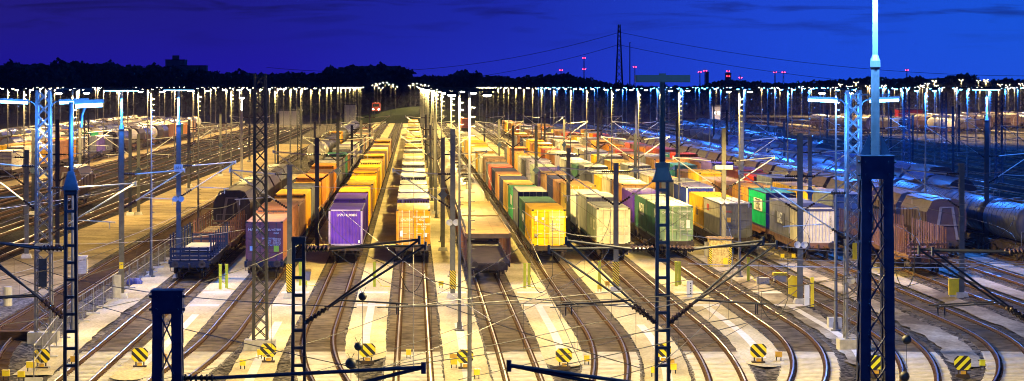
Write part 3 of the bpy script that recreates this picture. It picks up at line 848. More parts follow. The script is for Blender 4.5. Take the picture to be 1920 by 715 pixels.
def stake_proto(fm, Ls=20.5, n=8, top=2.9):
    r = empty('stake_wagon')
    mb = MB(); mb.box(-1.3,1.3,.9,Ls-.9,1.17,1.25)
    for s in (-1,1):
        mb.box(min(s*1.31,s*1.38),max(s*1.31,s*1.38),.9,Ls-.9,1.0,1.25)
    mb.build('deck', fm, r)
    for y in (.95, Ls-1.05):
        mb = MB()
        for z in (1.3,1.6,1.9): mb.box(-1.28,1.28,y,y+.08,z,z+.16)
        for x in (-1.2,-.6,0,.6,1.2): mb.box(x-.05,x+.05,y-.05,y,1.2,2.1)
        mb.build('end_wall', fm, r)
    for k in range(n):
        y = 1.9+(Ls-3.8)*k/(n-1)
        for s in (-1,1):
            mb = MB(); mb.bar((s*1.33,y,1.1),(s*1.33,y,top),.09,.12); mb.bar((s*1.33,y,1.26),(s*1.05,y,1.32),.1,.12)
            mb.build('stanchion', fm, r)
    for k in range(5):
        y = 2.6+(Ls-5.2)*k/4
        mb = MB(); mb.box(-1.2,1.2,y-.1,y+.1,1.252,1.42); mb.build('bolster', fm, r)
    wagon_parts(r, Ls, fm, (3.0, Ls-3.0), 1.15)
    return r

# A track: stake wagons, hoppers, tanks
X = TRX['A']
sp_ = stake_proto(M['wagonblue']); place(sp_, X, 188., 'blue flat wagon with low end wall and upright stakes, nearest on its track', 'flat wagon', 'stake wagons', True)
st2 = stake_proto(M['wagonbrown']); place(st2, X, 208.6, 'brown flat wagon with stakes between the blue flat and the dark hopper', 'flat wagon', 'stake wagons', True)
mb = MB(); mb.box(-1.0,1.0,0,9.5,0,.5); mb.box(-1.05,1.05,2.5,2.62,.5,.53); mb.box(-1.05,1.05,7,7.12,.5,.53)
o = mb.build('timber_load', M['timber']); o.location = (X, 211.5, 1.425); tag(o, 'strapped slab of sawn timber lying on the brown stake wagon', 'timber')
mb = MB(); mb.box(-.9,.9,0,5.5,0,.28)
o = mb.build('steel_slab', P['grey']); o.location = (X, 196.5, 1.425); tag(o, 'pale grey steel slab lying on the blue stake wagon', 'steel slab')
hp = hopper_proto(M['hopperdark'], M['wagonframe'])
first = True
for k in range(6):
    place(hp, X, 232.+13.65*k, 'dark hopper wagon, %s in the row behind the stake wagons' % nth(k+1), 'hopper wagon', 'dark hoppers behind the stake wagons', first); first = False
tk = tank_proto(M['tankcream'], M['wagonframe'])
place(tk, X, 436., 'cream ended tank wagon heading the tank row beside the plum train', 'tank wagon', 'tank wagons beside the plum train', True)
tkd = tank_proto(M['tankdark'], M['wagonframe'])
for k in range(5): place(tkd, X, 450.4+14.3*k, 'dark tank wagon, %s behind the cream ended one' % nth(k+1), 'tank wagon', 'tank wagons beside the plum train', k == 0)
cvd = cover_proto(M['tankdark'], M['hopperdark'])
train(TRX['A'], 526., ['yellow','ochre','grey','slate'], 'the boxes behind the dark tanks', 'containers behind the dark tanks')
for k in range(9): place(cvd, X, 590.+13.5*k, 'dark ribbed covered wagon, %s of the row behind the dark tanks' % nth(k+1), 'covered wagon', 'dark covered wagons', k == 0)

# D: car carriers then tanks
def carrier():
    Lc = 27.; r = empty('car_carrier_wagon')
    mb = MB(); mb.box(-1.4,1.4,.8,Lc-.8,2.92,3.0)
    for s in (-1,1):
        mb.box(min(s*1.405,s*1.5),max(s*1.405,s*1.5),.8,Lc-.8,2.8,3.08)
        mb.box(s*.75-.28,s*.75+.28,.85,Lc-.85,3.003,3.02)
    mb.box(-1.4,1.4,.72,.797,2.72,3.02)
    mb.build('upper_deck', M['deck'], r)
    mb = MB(); mb.box(-1.35,1.35,.8,Lc-.8,1.0,1.08)
    for s in (-1,1): mb.box(min(s*1.36,s*1.45),max(s*1.36,s*1.45),.8,Lc-.8,.85,1.25)
    mb.build('lower_deck', M['wagonframe'], r)
    k = 0
    for i in range(9):
        y = .95+(Lc-2.0)*i/8
        for s in (-1,1):
            mb = MB(); mb.bar((s*1.43,y,1.255),(s*1.43,y,2.795),.1,.14); mb.build('deck_post', M['wagonbrown'], r)
    for s in (-1,1):
        mb = MB()
        for i in range(14):
            y = 1.2+(Lc-2.4)*i/13; mb.tube((s*1.45,y,3.08),(s*1.45,y,3.5),.018,.018,5)
        mb.tube((s*1.45,1.2,3.5),(s*1.45,Lc-1.2,3.5),.018,.018,5); mb.build('hand_rail', M['postgrey'], r)
    wagon_parts(r, Lc, M['wagonframe'], (3.,Lc-3.), 1.0)
    return r
cr = carrier(); X = TRX['D']
place(cr, X, 187.5, 'empty two deck car carrier wagon, nearest one, with worn yellow deck', 'car carrier', 'car carrier wagons', True)
place(cr, X, 214.8, 'empty two deck car carrier wagon coupled behind the nearest one', 'car carrier', 'car carrier wagons', False)
tkc = tank_proto(M['tankcream'], M['wagonbrown'])
for k in range(9): place(tkc, X, 251.+14.3*k, 'cream tank wagon, %s behind the car carriers' % nth(k+1), 'tank wagon', 'cream tank wagons behind the car carriers', k == 0)

# J: tall stake wagons
X = TRX['J']
lg = stake_proto(M['wagonbrown'], 17., 15, 3.1)
for k in range(2):
    place(lg, X, 193.5+17.1*k, ('brown wagon with many tall stakes beside the hoppers, nearest one', 'brown wagon with tall stakes coupled behind the nearest one beside the hoppers')[k], 'flat wagon', 'tall stake wagons', k == 0)
# K: hoppers
hb = hopper_proto(M['hopperbrown'], M['wagonframe'])
for k in range(22): place(hb, TRX['K'], 214.+13.65*k, 'brown hopper wagon with chamfered roof, %s back in the row beside the tall stake wagons' % nth(k+1), 'hopper wagon', 'brown hoppers beside the tall stake wagons', k == 0)
# L: tanks and covered wagons
tb = tank_proto(M['tankblue'], M['wagonframe']); cvs = cover_proto(M['roofshine'], M['hopperbrown'])
for k in range(4): place(tb, TRX['L'], 206.+14.3*k, 'blue grey tank wagon, %s back in the shiny row' % nth(k+1), 'tank wagon', 'blue tank wagons', k == 0)
for k in range(26): place(cvs, TRX['L'], 263.5+13.5*k, 'shiny round roofed covered wagon, %s back behind the blue tanks' % nth(k+1), 'covered wagon', 'shiny covered wagons behind the tanks', k == 0)
cvm = cover_proto(M['tankblue'], P['maroon'])
for k in range(14): place(cvm if k % 2 == 0 else cvs, TRX['M'], 262.+13.5*k, 'round roofed covered wagon, %s back in the row beyond the shiny roofs' % nth(k+1), 'covered wagon', 'covered wagons beyond the shiny row', k == 0)
for k in range(16): place(cvs if k % 3 else hb, TRX['N'], 300.+13.6*k, 'wagon with pale roof, %s back in the outermost blue lit row' % nth(k+1), 'covered wagon', 'outermost blue lit wagons', False)
for X, y0, nn, nm in ((61.,430.,16,'first'),(66.,520.,14,'second'),(76.,600.,12,'third')):
    for k in range(nn): place((hb, cvm, cvs, tkd)[(k//2+int(X)) % 4], X, y0+13.9*k, 'dim blue lit wagon, %s back in the %s row past the covered wagons' % (nth(k+1), nm), 'goods wagon', 'dim blue lit wagons of the %s row' % nm, False)
# left far wagons
for k in range(8):
    place((hp, cvs, tkc)[k % 3], -56., 533.+14.3*k, 'grey wagon, %s behind the containers of the near far side row' % nth(k+1), 'goods wagon', 'wagons of the near far side row', False)
for k in range(10):
    place((cvs, tkc, hp)[k % 3], -66., 470.+14.3*k, 'grey wagon, %s back in the third row beyond the dark tracks' % nth(k+1), 'goods wagon', 'wagons of the third far side row', False)
for k in range(8):
    place((cvs, tkc)[k % 2], -76., 560.+14.3*k, 'round roofed wagon, %s back in the fifth row beyond the dark tracks' % nth(k+1), 'goods wagon', 'wagons of the fifth far side row', False)
# low wagon on the dark tracks
place(hb, -36., 300., 'lone brown hopper wagon on the dark empty tracks', 'hopper wagon', None, False)
# second yard far right: pale wagons
k2 = 0
for X, y0, nn in ((122,770,8),(134,790,8),(141,760,5),(154,800,7),(162,815,7),(177,850,6),(190,880,6),(198,905,5),(215,950,4),(228,980,4)):
    for k in range(nn):
        k2 += 1
        place((cvs, tkc, hb, tkd, cvd)[(k//2+int(X)) % 5], X, y0+14.*k, 'wagon, %s in the lamplit second yard far to the right' % nth(k2), 'goods wagon', 'wagons in the bright second yard', False)
for X, y0, nn, nm in ((-61,572,17,'second'),(-66,615,14,'third'),(-71,608,15,'fourth'),(-76,680,10,'fifth'),(-81,560,20,'sixth')):
    for k in range(nn):
        place((tkc, cvs, hp, cvd, tkc)[(k//2+int(-X)) % 5], X, y0+14.3*k, 'goods wagon, %s of the rear part of the %s row beyond the dark tracks' % (nth(k+1), nm), 'goods wagon', 'rear wagons of the %s far side row' % nm, False)

# ------------------------------------------------------------------ lamp masts
WARMC = (1., .71, .20); WHITEC = (1., .74, .26); BLUEC = (.03, .20, 1.)
def spot_data(name, c, p, ang=164, rad=.25):
    l = bpy.data.lights.new(name, 'SPOT'); l.color = c; l.energy = p; l.spot_size = R(ang); l.spot_blend = .5; l.shadow_soft_size = rad
    # floodlight optics: more light towards the sides than straight down (batwing), so the ground is lit evenly
    l.use_nodes = True; nt = l.node_tree; em = nt.nodes['Emission']
    tc = nt.nodes.new('ShaderNodeTexCoord'); sx = nt.nodes.new('ShaderNodeSeparateXYZ'); nt.links.new(tc.outputs['Normal'], sx.inputs[0])
    ab = nt.nodes.new('ShaderNodeMath'); ab.operation = 'ABSOLUTE'; nt.links.new(sx.outputs['Z'], ab.inputs[0])
    mx_ = nt.nodes.new('ShaderNodeMath'); mx_.operation = 'MAXIMUM'; mx_.inputs[1].default_value = .34; nt.links.new(ab.outputs[0], mx_.inputs[0])
    pw = nt.nodes.new('ShaderNodeMath'); pw.operation = 'POWER'; pw.inputs[1].default_value = -1.4; nt.links.new(mx_.outputs[0], pw.inputs[0])
    ml = nt.nodes.new('ShaderNodeMath'); ml.operation = 'MULTIPLY'; ml.inputs[1].default_value = .42; nt.links.new(pw.outputs[0], ml.inputs[0])
    nt.links.new(ml.outputs[0], em.inputs['Strength'])
    return l
LD = {'warm': spot_data('warm_floodlight', WARMC, 35000), 'white': spot_data('white_floodlight', WHITEC, 37000), 'blue': spot_data('blue_floodlight', BLUEC, 26000),
      'dusk': spot_data('dim_blue_floodlight', (.16,.34,1.), 9000), 'hump': spot_data('far_warm_floodlight', (1,.68,.26), 5000), 'left': spot_data('warm_floodlight', WARMC, 20000), 'far': spot_data('far_warm_floodlight', (1,.68,.26), 36000), 'dim': spot_data('dim_blue_floodlight', BLUEC, 19000)}
LZ = 12.25
def lamp_proto(lens, key, poles=M['maststeel']):
    r = empty('lamp_mast')
    mb = MB()
    mb.lathe((0,0,-.2),(0,0,1),[(0,.26),(.12,.26),(.13,.14),(.5,.125)],12)
    mb.tube((0,0,.2),(0,0,6.2),.09,.075,12); mb.tube((0,0,6.15),(0,0,LZ+.15),.06,.045,12)
    mb.build('pole', poles, r, False)
    mb = MB(); z = 3.0
    while z < LZ-.3:
        mb.bar((.05,-.02,z),(.22,-.02,z),.035,.03); z += .38
    mb.build('climbing_rungs', poles, r)
    mb = MB()
    mb.hexa([(-1.1,-.12,LZ+.16),(1.1,-.12,LZ+.16),(1.1,.12,LZ+.16),(-1.1,.12,LZ+.16),(-1.0,-.09,LZ+.24),(1.0,-.09,LZ+.24),(1.0,.09,LZ+.24),(-1.0,.09,LZ+.24)])
    mb.build('crossbar', M['blacksteel'], r)
    for s in (-1,1):
        f = MB(); x = s*.72
        f.hexa([(x-.3,-.26,LZ),(x+.3,-.26,LZ),(x+.3,.26,LZ),(x-.3,.26,LZ),(x-.16,-.14,LZ+.157),(x+.16,-.14,LZ+.157),(x+.16,.14,LZ+.157),(x-.16,.14,LZ+.157)])
        fo = f.build('floodlight', M['blacksteel'], r)
        l = MB(); l.lathe((x,0,LZ-.004),(0,0,-1),[(0,.17),(.03,.16),(.06,.1),(.07,.01)],12); l.build('lens', lens, fo, True)
    lo = bpy.data.objects.new('lamp_light', LD[key]); col.objects.link(lo); lo.parent = r; lo.location = (0,-.45,LZ-.25)
    return r
LP = {'warm': lamp_proto(M['lens_warm'], 'warm'), 'white': lamp_proto(M['lens_white'], 'white'), 'blue': lamp_proto(M['lens_blue'], 'blue'), 'dusk': lamp_proto(M['lens_warm'], 'dusk'), 'hump': lamp_proto(M['lens_white'], 'hump'), 'left': lamp_proto(M['lens_warm'], 'left'), 'far': lamp_proto(M['lens_warm'], 'far'), 'dim': lamp_proto(M['lens_blue'], 'dim')}
used = set()
def lamp(kind, X, Y, label, group, z=0., hs=1.):
    o = LP[kind] if kind not in used else clone(LP[kind]); used.add(kind)
    o.location = (X, Y, z); o.rotation_euler = (0,0,rnd.uniform(-.06,.06)); o.scale = (1,1,hs)
    tag(o, label, 'lamp mast', group); return o
rowname = {-97.:'outermost far side row',-77.2:'far side row behind the round roofed wagons',-57.4:'row along the far side wagons',-37.4:'row among the dark empty tracks',-17.6:'row along the site fence',2.3:'row beside the middle train',
  22.:'row beside the pale green headed train',41.8:'row between hoppers and tanks',61.6:'first row beyond the covered wagons',81.4:'second row beyond the covered wagons',101.:'third row beyond the covered wagons',121.:'fourth row beyond the covered wagons',
  141.:'first row of the bright second yard',161.:'second row of the bright second yard',181.:'third row of the bright second yard',201.:'fourth row of the bright second yard'}
for X, nm in rowname.items():
    n = 0
    for k in range(-1, 24):
        Y = 151. + 43.*k
        if k < 0 and X != 2.3: continue
        if X == 2.3 and k < 0: Y = 117.
        px = VX + F*X/Y
        if px < -40 or px > 1960 or Y > 1010: continue
        n += 1
        if X >= 141: kind = 'far' if Y > 650 else 'dim'
        elif X >= 101: kind = 'far' if Y > 760 else 'dim'
        elif X > 30: kind = 'blue' if Y < 420 else 'dim'
        elif X < -50: kind = 'far'
        elif X < -30: kind = 'far'
        elif X == -17.6: kind = 'left'
        elif X == 22. and Y < 170: kind = 'dusk'
        else: kind = 'white' if Y < 170 else 'warm'
        lamp(kind, X+rnd.uniform(-.25,.25), Y, 'slim floodlight mast, %s back in the %s' % (nth(n), nm), 'lamp masts of the '+nm)
# taller lamps on the far hump
for i, (px, py) in enumerate([(702,160),(708,157),(714,165),(722,155),(733,159),(741,163),(770,160),(778,157),(786,163),(793,159),(800,161),(812,164)]):
    Y = 1015.+12*(i % 4); X = (px-VX)*Y/F
    lamp('hump', X, Y, 'far lamp mast standing above the rest on the green hump, %s along' % nth(i+1), 'lamp masts on the hump', 12.6-LZ-(py-162)*Y/F)
# second yard scattered
for i in range(34):
    X = rnd.uniform(150,262); Y = rnd.uniform(1020,1260)
    if VX+F*X/Y > 1930: continue
    lamp('far', X, Y, 'tiny far lamp mast in the bright second yard before the wood', 'farthest lamp masts of the second yard', rnd.uniform(-.5,3.))

# ------------------------------------------------------------------ structural masts
def lattice(mb, w0, w1, z0, z1, t, pitch, br=.05):
    def c(z): k = (z-z0)/(z1-z0); return (w0+(w1-w0)*k)/2
    for sx in (-1,1):
        for sy in (-1,1):
            mb.bar((sx*c(z0),sy*c(z0),z0),(sx*c(z1),sy*c(z1),z1),t,t)
    n = max(1, round((z1-z0)/pitch))
    for i in range(n):
        a = z0+(z1-z0)*i/n; b = z0+(z1-z0)*(i+1)/n
        ca, cb_ = c(a), c(b)
        for f in (-1,1):
            mb.bar((-ca,f*ca,a),(cb_,f*cb_,b),br,br*.5); mb.bar((ca,f*ca,a),(-cb_,f*cb_,b),br,br*.5)
            mb.bar((f*ca,-ca,a),(f*cb_,cb_,b),br*.5,br); mb.bar((f*ca,ca,a),(f*cb_,-cb_,b),br*.5,br)

def insul(mb, a, b, r=.09, n=6, m=0):
    a, b = Vector(a), Vector(b); d = b-a; L = d.length
    prof = [(0,.04)]
    for i in range(n):
        t = L*(i+.5)/n; prof += [(t-L/n*.3,.045),(t-L/n*.1,r),(t+L/n*.1,r*.9),(t+L/n*.3,.045)]
    prof.append((L,.04))
    mb.lathe(a, d, prof, 10, m)

def cantilever(root, s, reach, zt=7.3, zb_=5.3, x0=.2, y=0., mat=None, r=.035, reg=True, ins=True, ztip=None):
    """bracket arm on a mast: top tube, diagonal, registration arm, insulators"""
    mat = mat or M['aluminium']; ztip = zt+.25 if ztip is None else ztip
    mb = MB()
    a, b = (s*(x0+.75),y,zt), (s*reach,y,ztip)
    mb.tube(a, b, r, r, 8); 
    c = Vector((s*x0,y,zb_)); t = Vector((s*reach,y,ztip)); c2 = c.lerp(t,.75/reach)
    mb.tube(tuple(c2), tuple(t), r, r, 8)
    if reg:
        q = c.lerp(t,.28); mb.tube(tuple(q),(s*(reach*.28+2.3),y,q.z-.12), r*.75, r*.75, 6)
        mb.tube((s*(reach*.28+2.0),y,q.z-.10),(s*(reach*.28+2.0),y,q.z-.45), r*.6, r*.6, 6)
    mb.tube((t.x,y,t.z-.15),(t.x,y,t.z+.12), r*1.3, r*1.3, 6)
    o = mb.build('cantilever', mat, root)
    if ins:
        i1 = MB(); insul(i1, (s*x0,y,zt), (s*(x0+.75),y,zt)); i1.build('insulator', M['insulator'], o)
        i2 = MB(); insul(i2, tuple(c), tuple(c2)); i2.build('insulator', M['insulator'], o)
    return o

def h_post(X, Y, z1, label, mat, w=.30, arms=(), armat=None, diamond=False, name='catenary_post', base=True, group='overhead line posts'):
    r = empty(name, (X,Y,0))
    mb = MB()
    t = .025
    mb.box(-w/2,w/2,-w/2,-w/2+t,-.25,z1); mb.box(-w/2,w/2,w/2-t,w/2,-.25,z1); mb.box(-t/2,t/2,-w/2+t,w/2-t,-.25,z1)
    mb.box(-w/2-.02,w/2+.02,-w/2-.02,w/2+.02,z1,z1+.03)
    mb.build('post', mat, r)
    if base:
        mb = MB(); mb.hexa([(-.42,-.42,-.3),(.42,-.42,-.3),(.42,.42,-.3),(-.42,.42,-.3),(-.3,-.3,.12),(.3,-.3,.12),(.3,.3,.12),(-.3,.3,.12)]); mb.build('footing', M['concrete'], r)
    for (s, reach) in arms: cantilever(r, s, reach, min(7.3, z1-.35), 5.25, w/2, 0, armat)
    if diamond:
        mb = MB(); d = .38; z = 4.2
        mb.poly([(-d,-w/2-.03,z),(0,-w/2-.03,z-d),(d,-w/2-.03,z),(0,-w/2-.03,z+d)]); mb.poly([(-d,-w/2-.01,z),(0,-w/2-.01,z+d),(d,-w/2-.01,z),(0,-w/2-.01,z-d)])
        mb.build('diamond_plate', M['navysteel'], r)
    tag(r, label, 'mast', group)
    return r

def speakers(r, z, w=.3):
    for s in (-1,1):
        mb = MB(); mb.lathe((s*.2,-w/2-.02,z),(0,-1,0),[(0,.05),(.1,.08),(.22,.2),(.24,.2),(.14,.06),(.1,.01)],14)
        mb.build('loudspeaker', M['white'], r)

def lamp_top(r, z0, kind):
    mb = MB(); mb.tube((0,0,z0),(0,0,LZ+.1),.075,.06,10); mb.lathe((0,0,z0),(0,0,1),[(0,.15),(.3,.09),(.32,.075)],10); mb.build('lamp_pole', M['steel'], r)
    mb = MB(); mb.hexa([(-1.15,-.14,LZ+.1),(1.15,-.14,LZ+.1),(1.15,.14,LZ+.1),(-1.15,.14,LZ+.1),(-1.05,-.1,LZ+.26),(1.05,-.1,LZ+.26),(1.05,.1,LZ+.26),(-1.05,.1,LZ+.26)])
    c = mb.build('lamp_housing', M['blacksteel'], r)
    mb = MB(); mb.box(-1.0,1.0,-.08,.08,LZ+.06,LZ+.097); mb.build('lamp_tube', M['tube_blue'] if kind in ('blue','dim') else M['lens_warm'], c)
    lo = bpy.data.objects.new('lamp_light', LD[kind]); col.objects.link(lo); lo.parent = r; lo.location = (0,-.4,LZ-.5)

PG = M['postgrey']
def post_px(px, py, z1, label, mat=PG, **kw):
    X, Y = gp(px, py, -.2); return h_post(X, Y, z1, label, mat, **kw)
o = post_px(228, 560, 10., 'thick grey post with a thin blue lit lamp pole on top, beside the site fence', arms=((1,3.8),), armat=M['aluminium']); lamp_top(o, 10.03, 'dim')
mb = MB(); mb.box(-.45,.0,-.4,-.18,-.2,1.25); mb.build('cabinet', M['concrete'], o)
mb = MB(); mb.box(-.12,.12,-.2,-.16,1.6,2.0); mb.build('plate', M['yellow'], o)
o = post_px(335, 522, 10., 'thick grey post carrying the number board, near the blue stake wagon', arms=((1,3.8),)); lamp_top(o, 10.03, 'dim')
mb = MB(); mb.box(-.3,.3,-.2,-.16,6.9,7.4); b_ = mb.build('number_board', M['white'], o); text('681', .26, M['letter_dark'], b_, (0,-.205,7.15), FRONT)
speakers(o, 5.1)
o = post_px(543, 560, 7.8, 'grey post with a yellow and black collar, right of the plum container', arms=((-1,3.6),))
mb = MB(); mb.box(-.19,.19,-.19,.19,.2,1.9); mb.build('warning_collar', M['hz_small'], o)
o = post_px(849, 560, 10., 'grey post beside the thin lamp pole left of the car carrier', arms=((-1,3.6),)); speakers(o, 4.4)
mb = MB(); mb.box(-.19,.19,-.19,.19,.4,1.5); mb.build('warning_collar', M['hz_small'], o)
o = post_px(1155, 548, 7.8, 'grey post in front of the stone grey container', arms=((-1,3.6),(1,3.6)))
mb = MB(); mb.box(-.19,.19,-.19,.19,.2,1.7); mb.build('warning_collar', M['hz_small'], o)
o = post_px(1357, 500, 9.6, 'thick post rising behind the striped board hut with white boards', arms=((-1,3.6),(1,3.6)), mat=M['olivepost']); speakers(o, 4.45)
for s in (-1,1):
    mb = MB(); mb.box(s*.32-.29,s*.32+.29,-.2,-.16,6.7,7.0); mb.build('board', M['white'], o)
o = post_px(1500, 570, 9.8, 'thick grey post beside the yellow angled cabinet', arms=((-1,3.6),(1,3.6))); speakers(o, 3.3)
o = post_px(1803, 558, 7.9, 'grey post with a yellow cabinet at its foot, beside the tank track', arms=((-1,3.6),))
o = post_px(1850, 478, 10., 'dark post with lamp pole before the tank wagons', mat=M['blacksteel'], arms=((1,3.6),)); lamp_top(o, 10.03, 'dim')
o = post_px(453, 338, 9.3, 'cream concrete post in the sandy strip with arms both ways', mat=M['cream_post'], arms=((-1,4.2),(1,4.2)), armat=M['cream_post'])
mb = MB(); mb.tube((0,0,9.33),(0,0,11.),.06,.05,8); mb.lathe((0,0,10.9),(0,0,1),[(0,.3),(.12,.35),(.2,.1)],10); mb.build('top_lamp', M['lens_white'], o)
post_px(521, 322, 8.5, 'dark slim post in the sandy strip', mat=M['blacksteel'], diamond=True)
post_px(590, 338, 7.8, 'grey post between the tank row and the plum train', arms=((1,3.6),))
post_px(50, 484, 7.8, 'grey post at the near edge of the dark tracks', arms=((-1,3.4),))
post_px(62, 402, 8.2, 'dark slim post among the dark tracks, near the blue lattice', mat=M['blacksteel'], diamond=True)
post_px(244, 404, 8.3, 'dark post at the edge of the sandy strip', mat=M['blacksteel'])
post_px(355, 350, 8.3, 'dark post with a diamond plate in the sandy strip', mat=M['blacksteel'], diamond=True, arms=((1,3.6),))
post_px(150, 372, 7.8, 'grey post among the dark empty tracks behind the ladder mast', arms=((1,3.6),))
n = 0
for X, nm in ((-7.3,'between the plum and violet trains'),(2.4,'left of the cream tanks'),(12.1,'between the bright yellow and stone grey trains'),(21.9,'right of the pale green headed train'),(31.9,'left of the tall stake wagons'),(-27.5,'along the sandy strip')):
    m_ = 0
    for Y in (228., 288., 350., 415., 490.):
        if X == 21.9 and Y < 250: continue
        m_ += 1; n += 1
        h_post(X+rnd.uniform(-.3,.3), Y+rnd.uniform(-6,6), rnd.choice((7.8,7.8,8.6,10.)), 'overhead line post, %s back in the line %s' % (nth(m_), nm), rnd.choice((PG,PG,M['blacksteel'])),
               arms=(((-1,3.4),(1,3.4)) if n % 3 else ((1,3.4),)), armat=M['aluminium'], diamond=(n % 2 == 0))
n = 0
for X in (48.,58.5,68.5,79.,91.,104.):
    for Y in (300.,372.,450.,560.):
        px = VX+F*X/Y
        if px > 1930: continue
        n += 1
        h_post(X+rnd.uniform(-.6,.6), Y+rnd.uniform(-12,12), rnd.choice((8.,9.,10.)), 'dark overhead post, %s of the scatter over the blue lit tracks' % nth(n), M['blacksteel'], arms=((rnd.choice((-1,1)),3.6),), base=False, group='dark posts over the blue lit tracks')

# grey and blue lattice masts
def lattice_mast(px, py, z1, w0, w1, label, mat, t=.12, pitch=.62, base=True):
    X, Y = gp(px, py, -.2); r = empty('lattice_mast', (X,Y,0))
    mb = MB(); lattice(mb, w0, w1, -.2, z1, t, pitch, .08); mb.build('lattice_frame', mat, r)
    if base:
        mb = MB(); mb.box(-.75,.75,-.6,.6,-.3,.32); mb.build('footing', M['concrete'], r)
    tag(r, label, 'lattice mast', 'lattice masts'); return r
def tube_arm(r, s, z, reach=.75, L=1.5, tilt=.06, pw=2200):
    mb = MB()
    pts = [(s*.33,0,z-.75),(s*.36,0,z-.35),(s*.45,0,z-.12),(s*.62,0,z),(s*reach,0,z)]
    mb.path(pts, .04, 8); o = mb.build('lamp_arm', M['blacksteel'], r)
    mb = MB(); mb.hexa([(s*reach,-.1,z-.02),(s*(reach+L),-.1,z-.02+s*0+tilt),(s*(reach+L),.1,z-.02+tilt),(s*reach,.1,z-.02),(s*reach,-.07,z+.1),(s*(reach+L),-.07,z+.1+tilt),(s*(reach+L),.07,z+.1+tilt),(s*reach,.07,z+.1)])
    mb.build('lamp_housing', M['steel'], o)
    mb = MB(); mb.tube((s*(reach+.05),-.03,z-.07),(s*(reach+L-.05),-.03,z-.07+tilt), .075, .075, 8); mb.build('lamp_tube', M['tube_blue'], o)
    l = bpy.data.lights.new('fluorescent', 'POINT'); l.color = (.05,.28,1.); l.energy = pw; l.shadow_soft_size = .3
    lo = bpy.data.objects.new('fluorescent_light', l); col.objects.link(lo); lo.parent = r; lo.location = (s*(reach+L*.5),-.5,z-.9)
o = lattice_mast(82, 642, 12.4, .78, .62, 'blue lit lattice mast with two fluorescent arms standing on a concrete block', M['steel'])
tube_arm(o, -1, 11.85); tube_arm(o, 1, 11.85); speakers(o, 4.6, .8)
mb = MB(); mb.box(-.2,.2,-.46,-.3,2.6,4.0); mb.build('meter_box', M['navysteel'], o)
cantilever(o, 1, 4.6, 7.5, 5.2, .36, 0, M['aluminium']); cantilever(o, -1, 3.6, 8.6, 6.4, .36, 0, M['aluminium'])
o = lattice_mast(1600, 655, 12.4, .76, .6, 'blue lit lattice mast with fluorescent arms, left of the great dark lattice pylon', M['steel'])
tube_arm(o, -1, 11.95, pw=3200); tube_arm(o, 1, 11.95, pw=3200); speakers(o, 3.2, .8)
mb = MB(); mb.box(-.1,.1,-.5,-.36,4.2,5.0); mb.build('signal_lamp', M['yellow'], o)
cantilever(o, -1, 4.0, 7.4, 5.2, .36, 0, M['aluminium'])
lattice_mast(488, 657, 13.2, .66, .5, 'tall grey lattice mast in front of the plum container', M['darkpost'])
# insulator cluster on top
lattice_mast(1373, 300, 9.5, .8, .5, 'small dark lattice mast beyond the container rows', M['blacksteel'], base=False)
lattice_mast(162, 318, 8.5, .8, .6, 'small dark lattice mast before the far side wagons', M['blacksteel'], base=False)
lattice_mast(562, 300, 9.0, .8, .6, 'small dark lattice mast beyond the cream post', M['blacksteel'], base=False)
lattice_mast(1053, 232, 11.0, 1.1, .9, 'far dark lattice mast behind the container rows', M['blacksteel'], base=False)
for i, (px, py) in enumerate(((1700,330),(1873,345),(1770,300))):
    lattice_mast(px, py, 11.5, .9, .7, 'dark blue lattice mast over the blue lit tracks, %s of three' % nth(i+1), M['navysteel'], base=False)

# ladder masts close by
def ladder_mast(px, Y, z1, zr, label, w0=.42, w1=.30):
    X = (px-VX)*Y/F; r = empty('ladder_mast', (X,Y,0)); mb = MB()
    def c(z): return (w0+(w1-w0)*max(0,z)/z1)/2
    for s in (-1,1):
        mb.bar((s*c(0),0,-.3),(s*c(z1),0,z1),.10,.22); mb.bar((s*c(0)+s*.04,-.13,-.3),(s*c(z1)+s*.04,-.13,z1),.02,.06)
    z = zr
    while z < z1-.1:
        mb.box(-c(z),c(z),-.115,.115,z-.045,z+.045); z += .545
    mb.box(-c(z1)-.07,c(z1)+.07,-.14,.14,z1-.12,z1+.02)
    mb.build('mast_frame', M['blacksteel'], r)
    tag(r, label, 'mast', 'black ladder masts'); return r
BK = M['blacksteel']
o = ladder_mast(560, 90., 7.9, 1.2, 'short black ladder mast with twin bracket arms in front of the violet container track')
for y, rc in ((-.25,3.75),(.45,3.95)): cantilever(o, 1, rc, 7.55, 5.25, .22, y, BK, .036, ztip=7.75+(.1 if y < 0 else -.12))
o = ladder_mast(1242, 90., 10.2, 1.2, 'tall black ladder mast with lamp board on top and arms in a V')
for y, rc in ((-.25,3.0),(.45,3.5)): cantilever(o, -1, rc, 7.55, 5.25, .22, y, BK, .036, ztip=7.72+(.1 if y < 0 else -.2)); cantilever(o, 1, rc+.1, 7.55, 5.25, .22, y, BK, .036, ztip=7.72+(.1 if y < 0 else -.05))
mb = MB(); mb.hexa([(-.3,-.16,9.7),(.3,-.16,9.7),(.3,.16,9.7),(-.3,.16,9.7),(-.1,-.1,10.25),(.1,-.1,10.25),(.1,.1,10.25),(-.1,.1,10.25)]); mb.box(-.33,.33,-.18,.18,9.62,9.7); mb.tube((0,0,10.2),(0,0,12.75),.095,.085,12); mb.build('lamp_pole', BK, o)
mb = MB(); mb.box(-.85,.85,-.2,.2,12.72,12.95); mb.box(-.1,.1,-.1,.1,12.95,13.0); mb.box(-.82,.82,-.24,-.2,12.75,12.92); mb.build('lamp_board', BK, o)
mb = MB(); mb.bar((-.2,0,11.5),(.2,0,11.5),.04); mb.build('rung', BK, o)
lo = bpy.data.objects.new('lamp_light', spot_data('near_white_floodlight', (1,.76,.32), 58000)); col.objects.link(lo); lo.parent = o; lo.location = (0,.3,12.5)
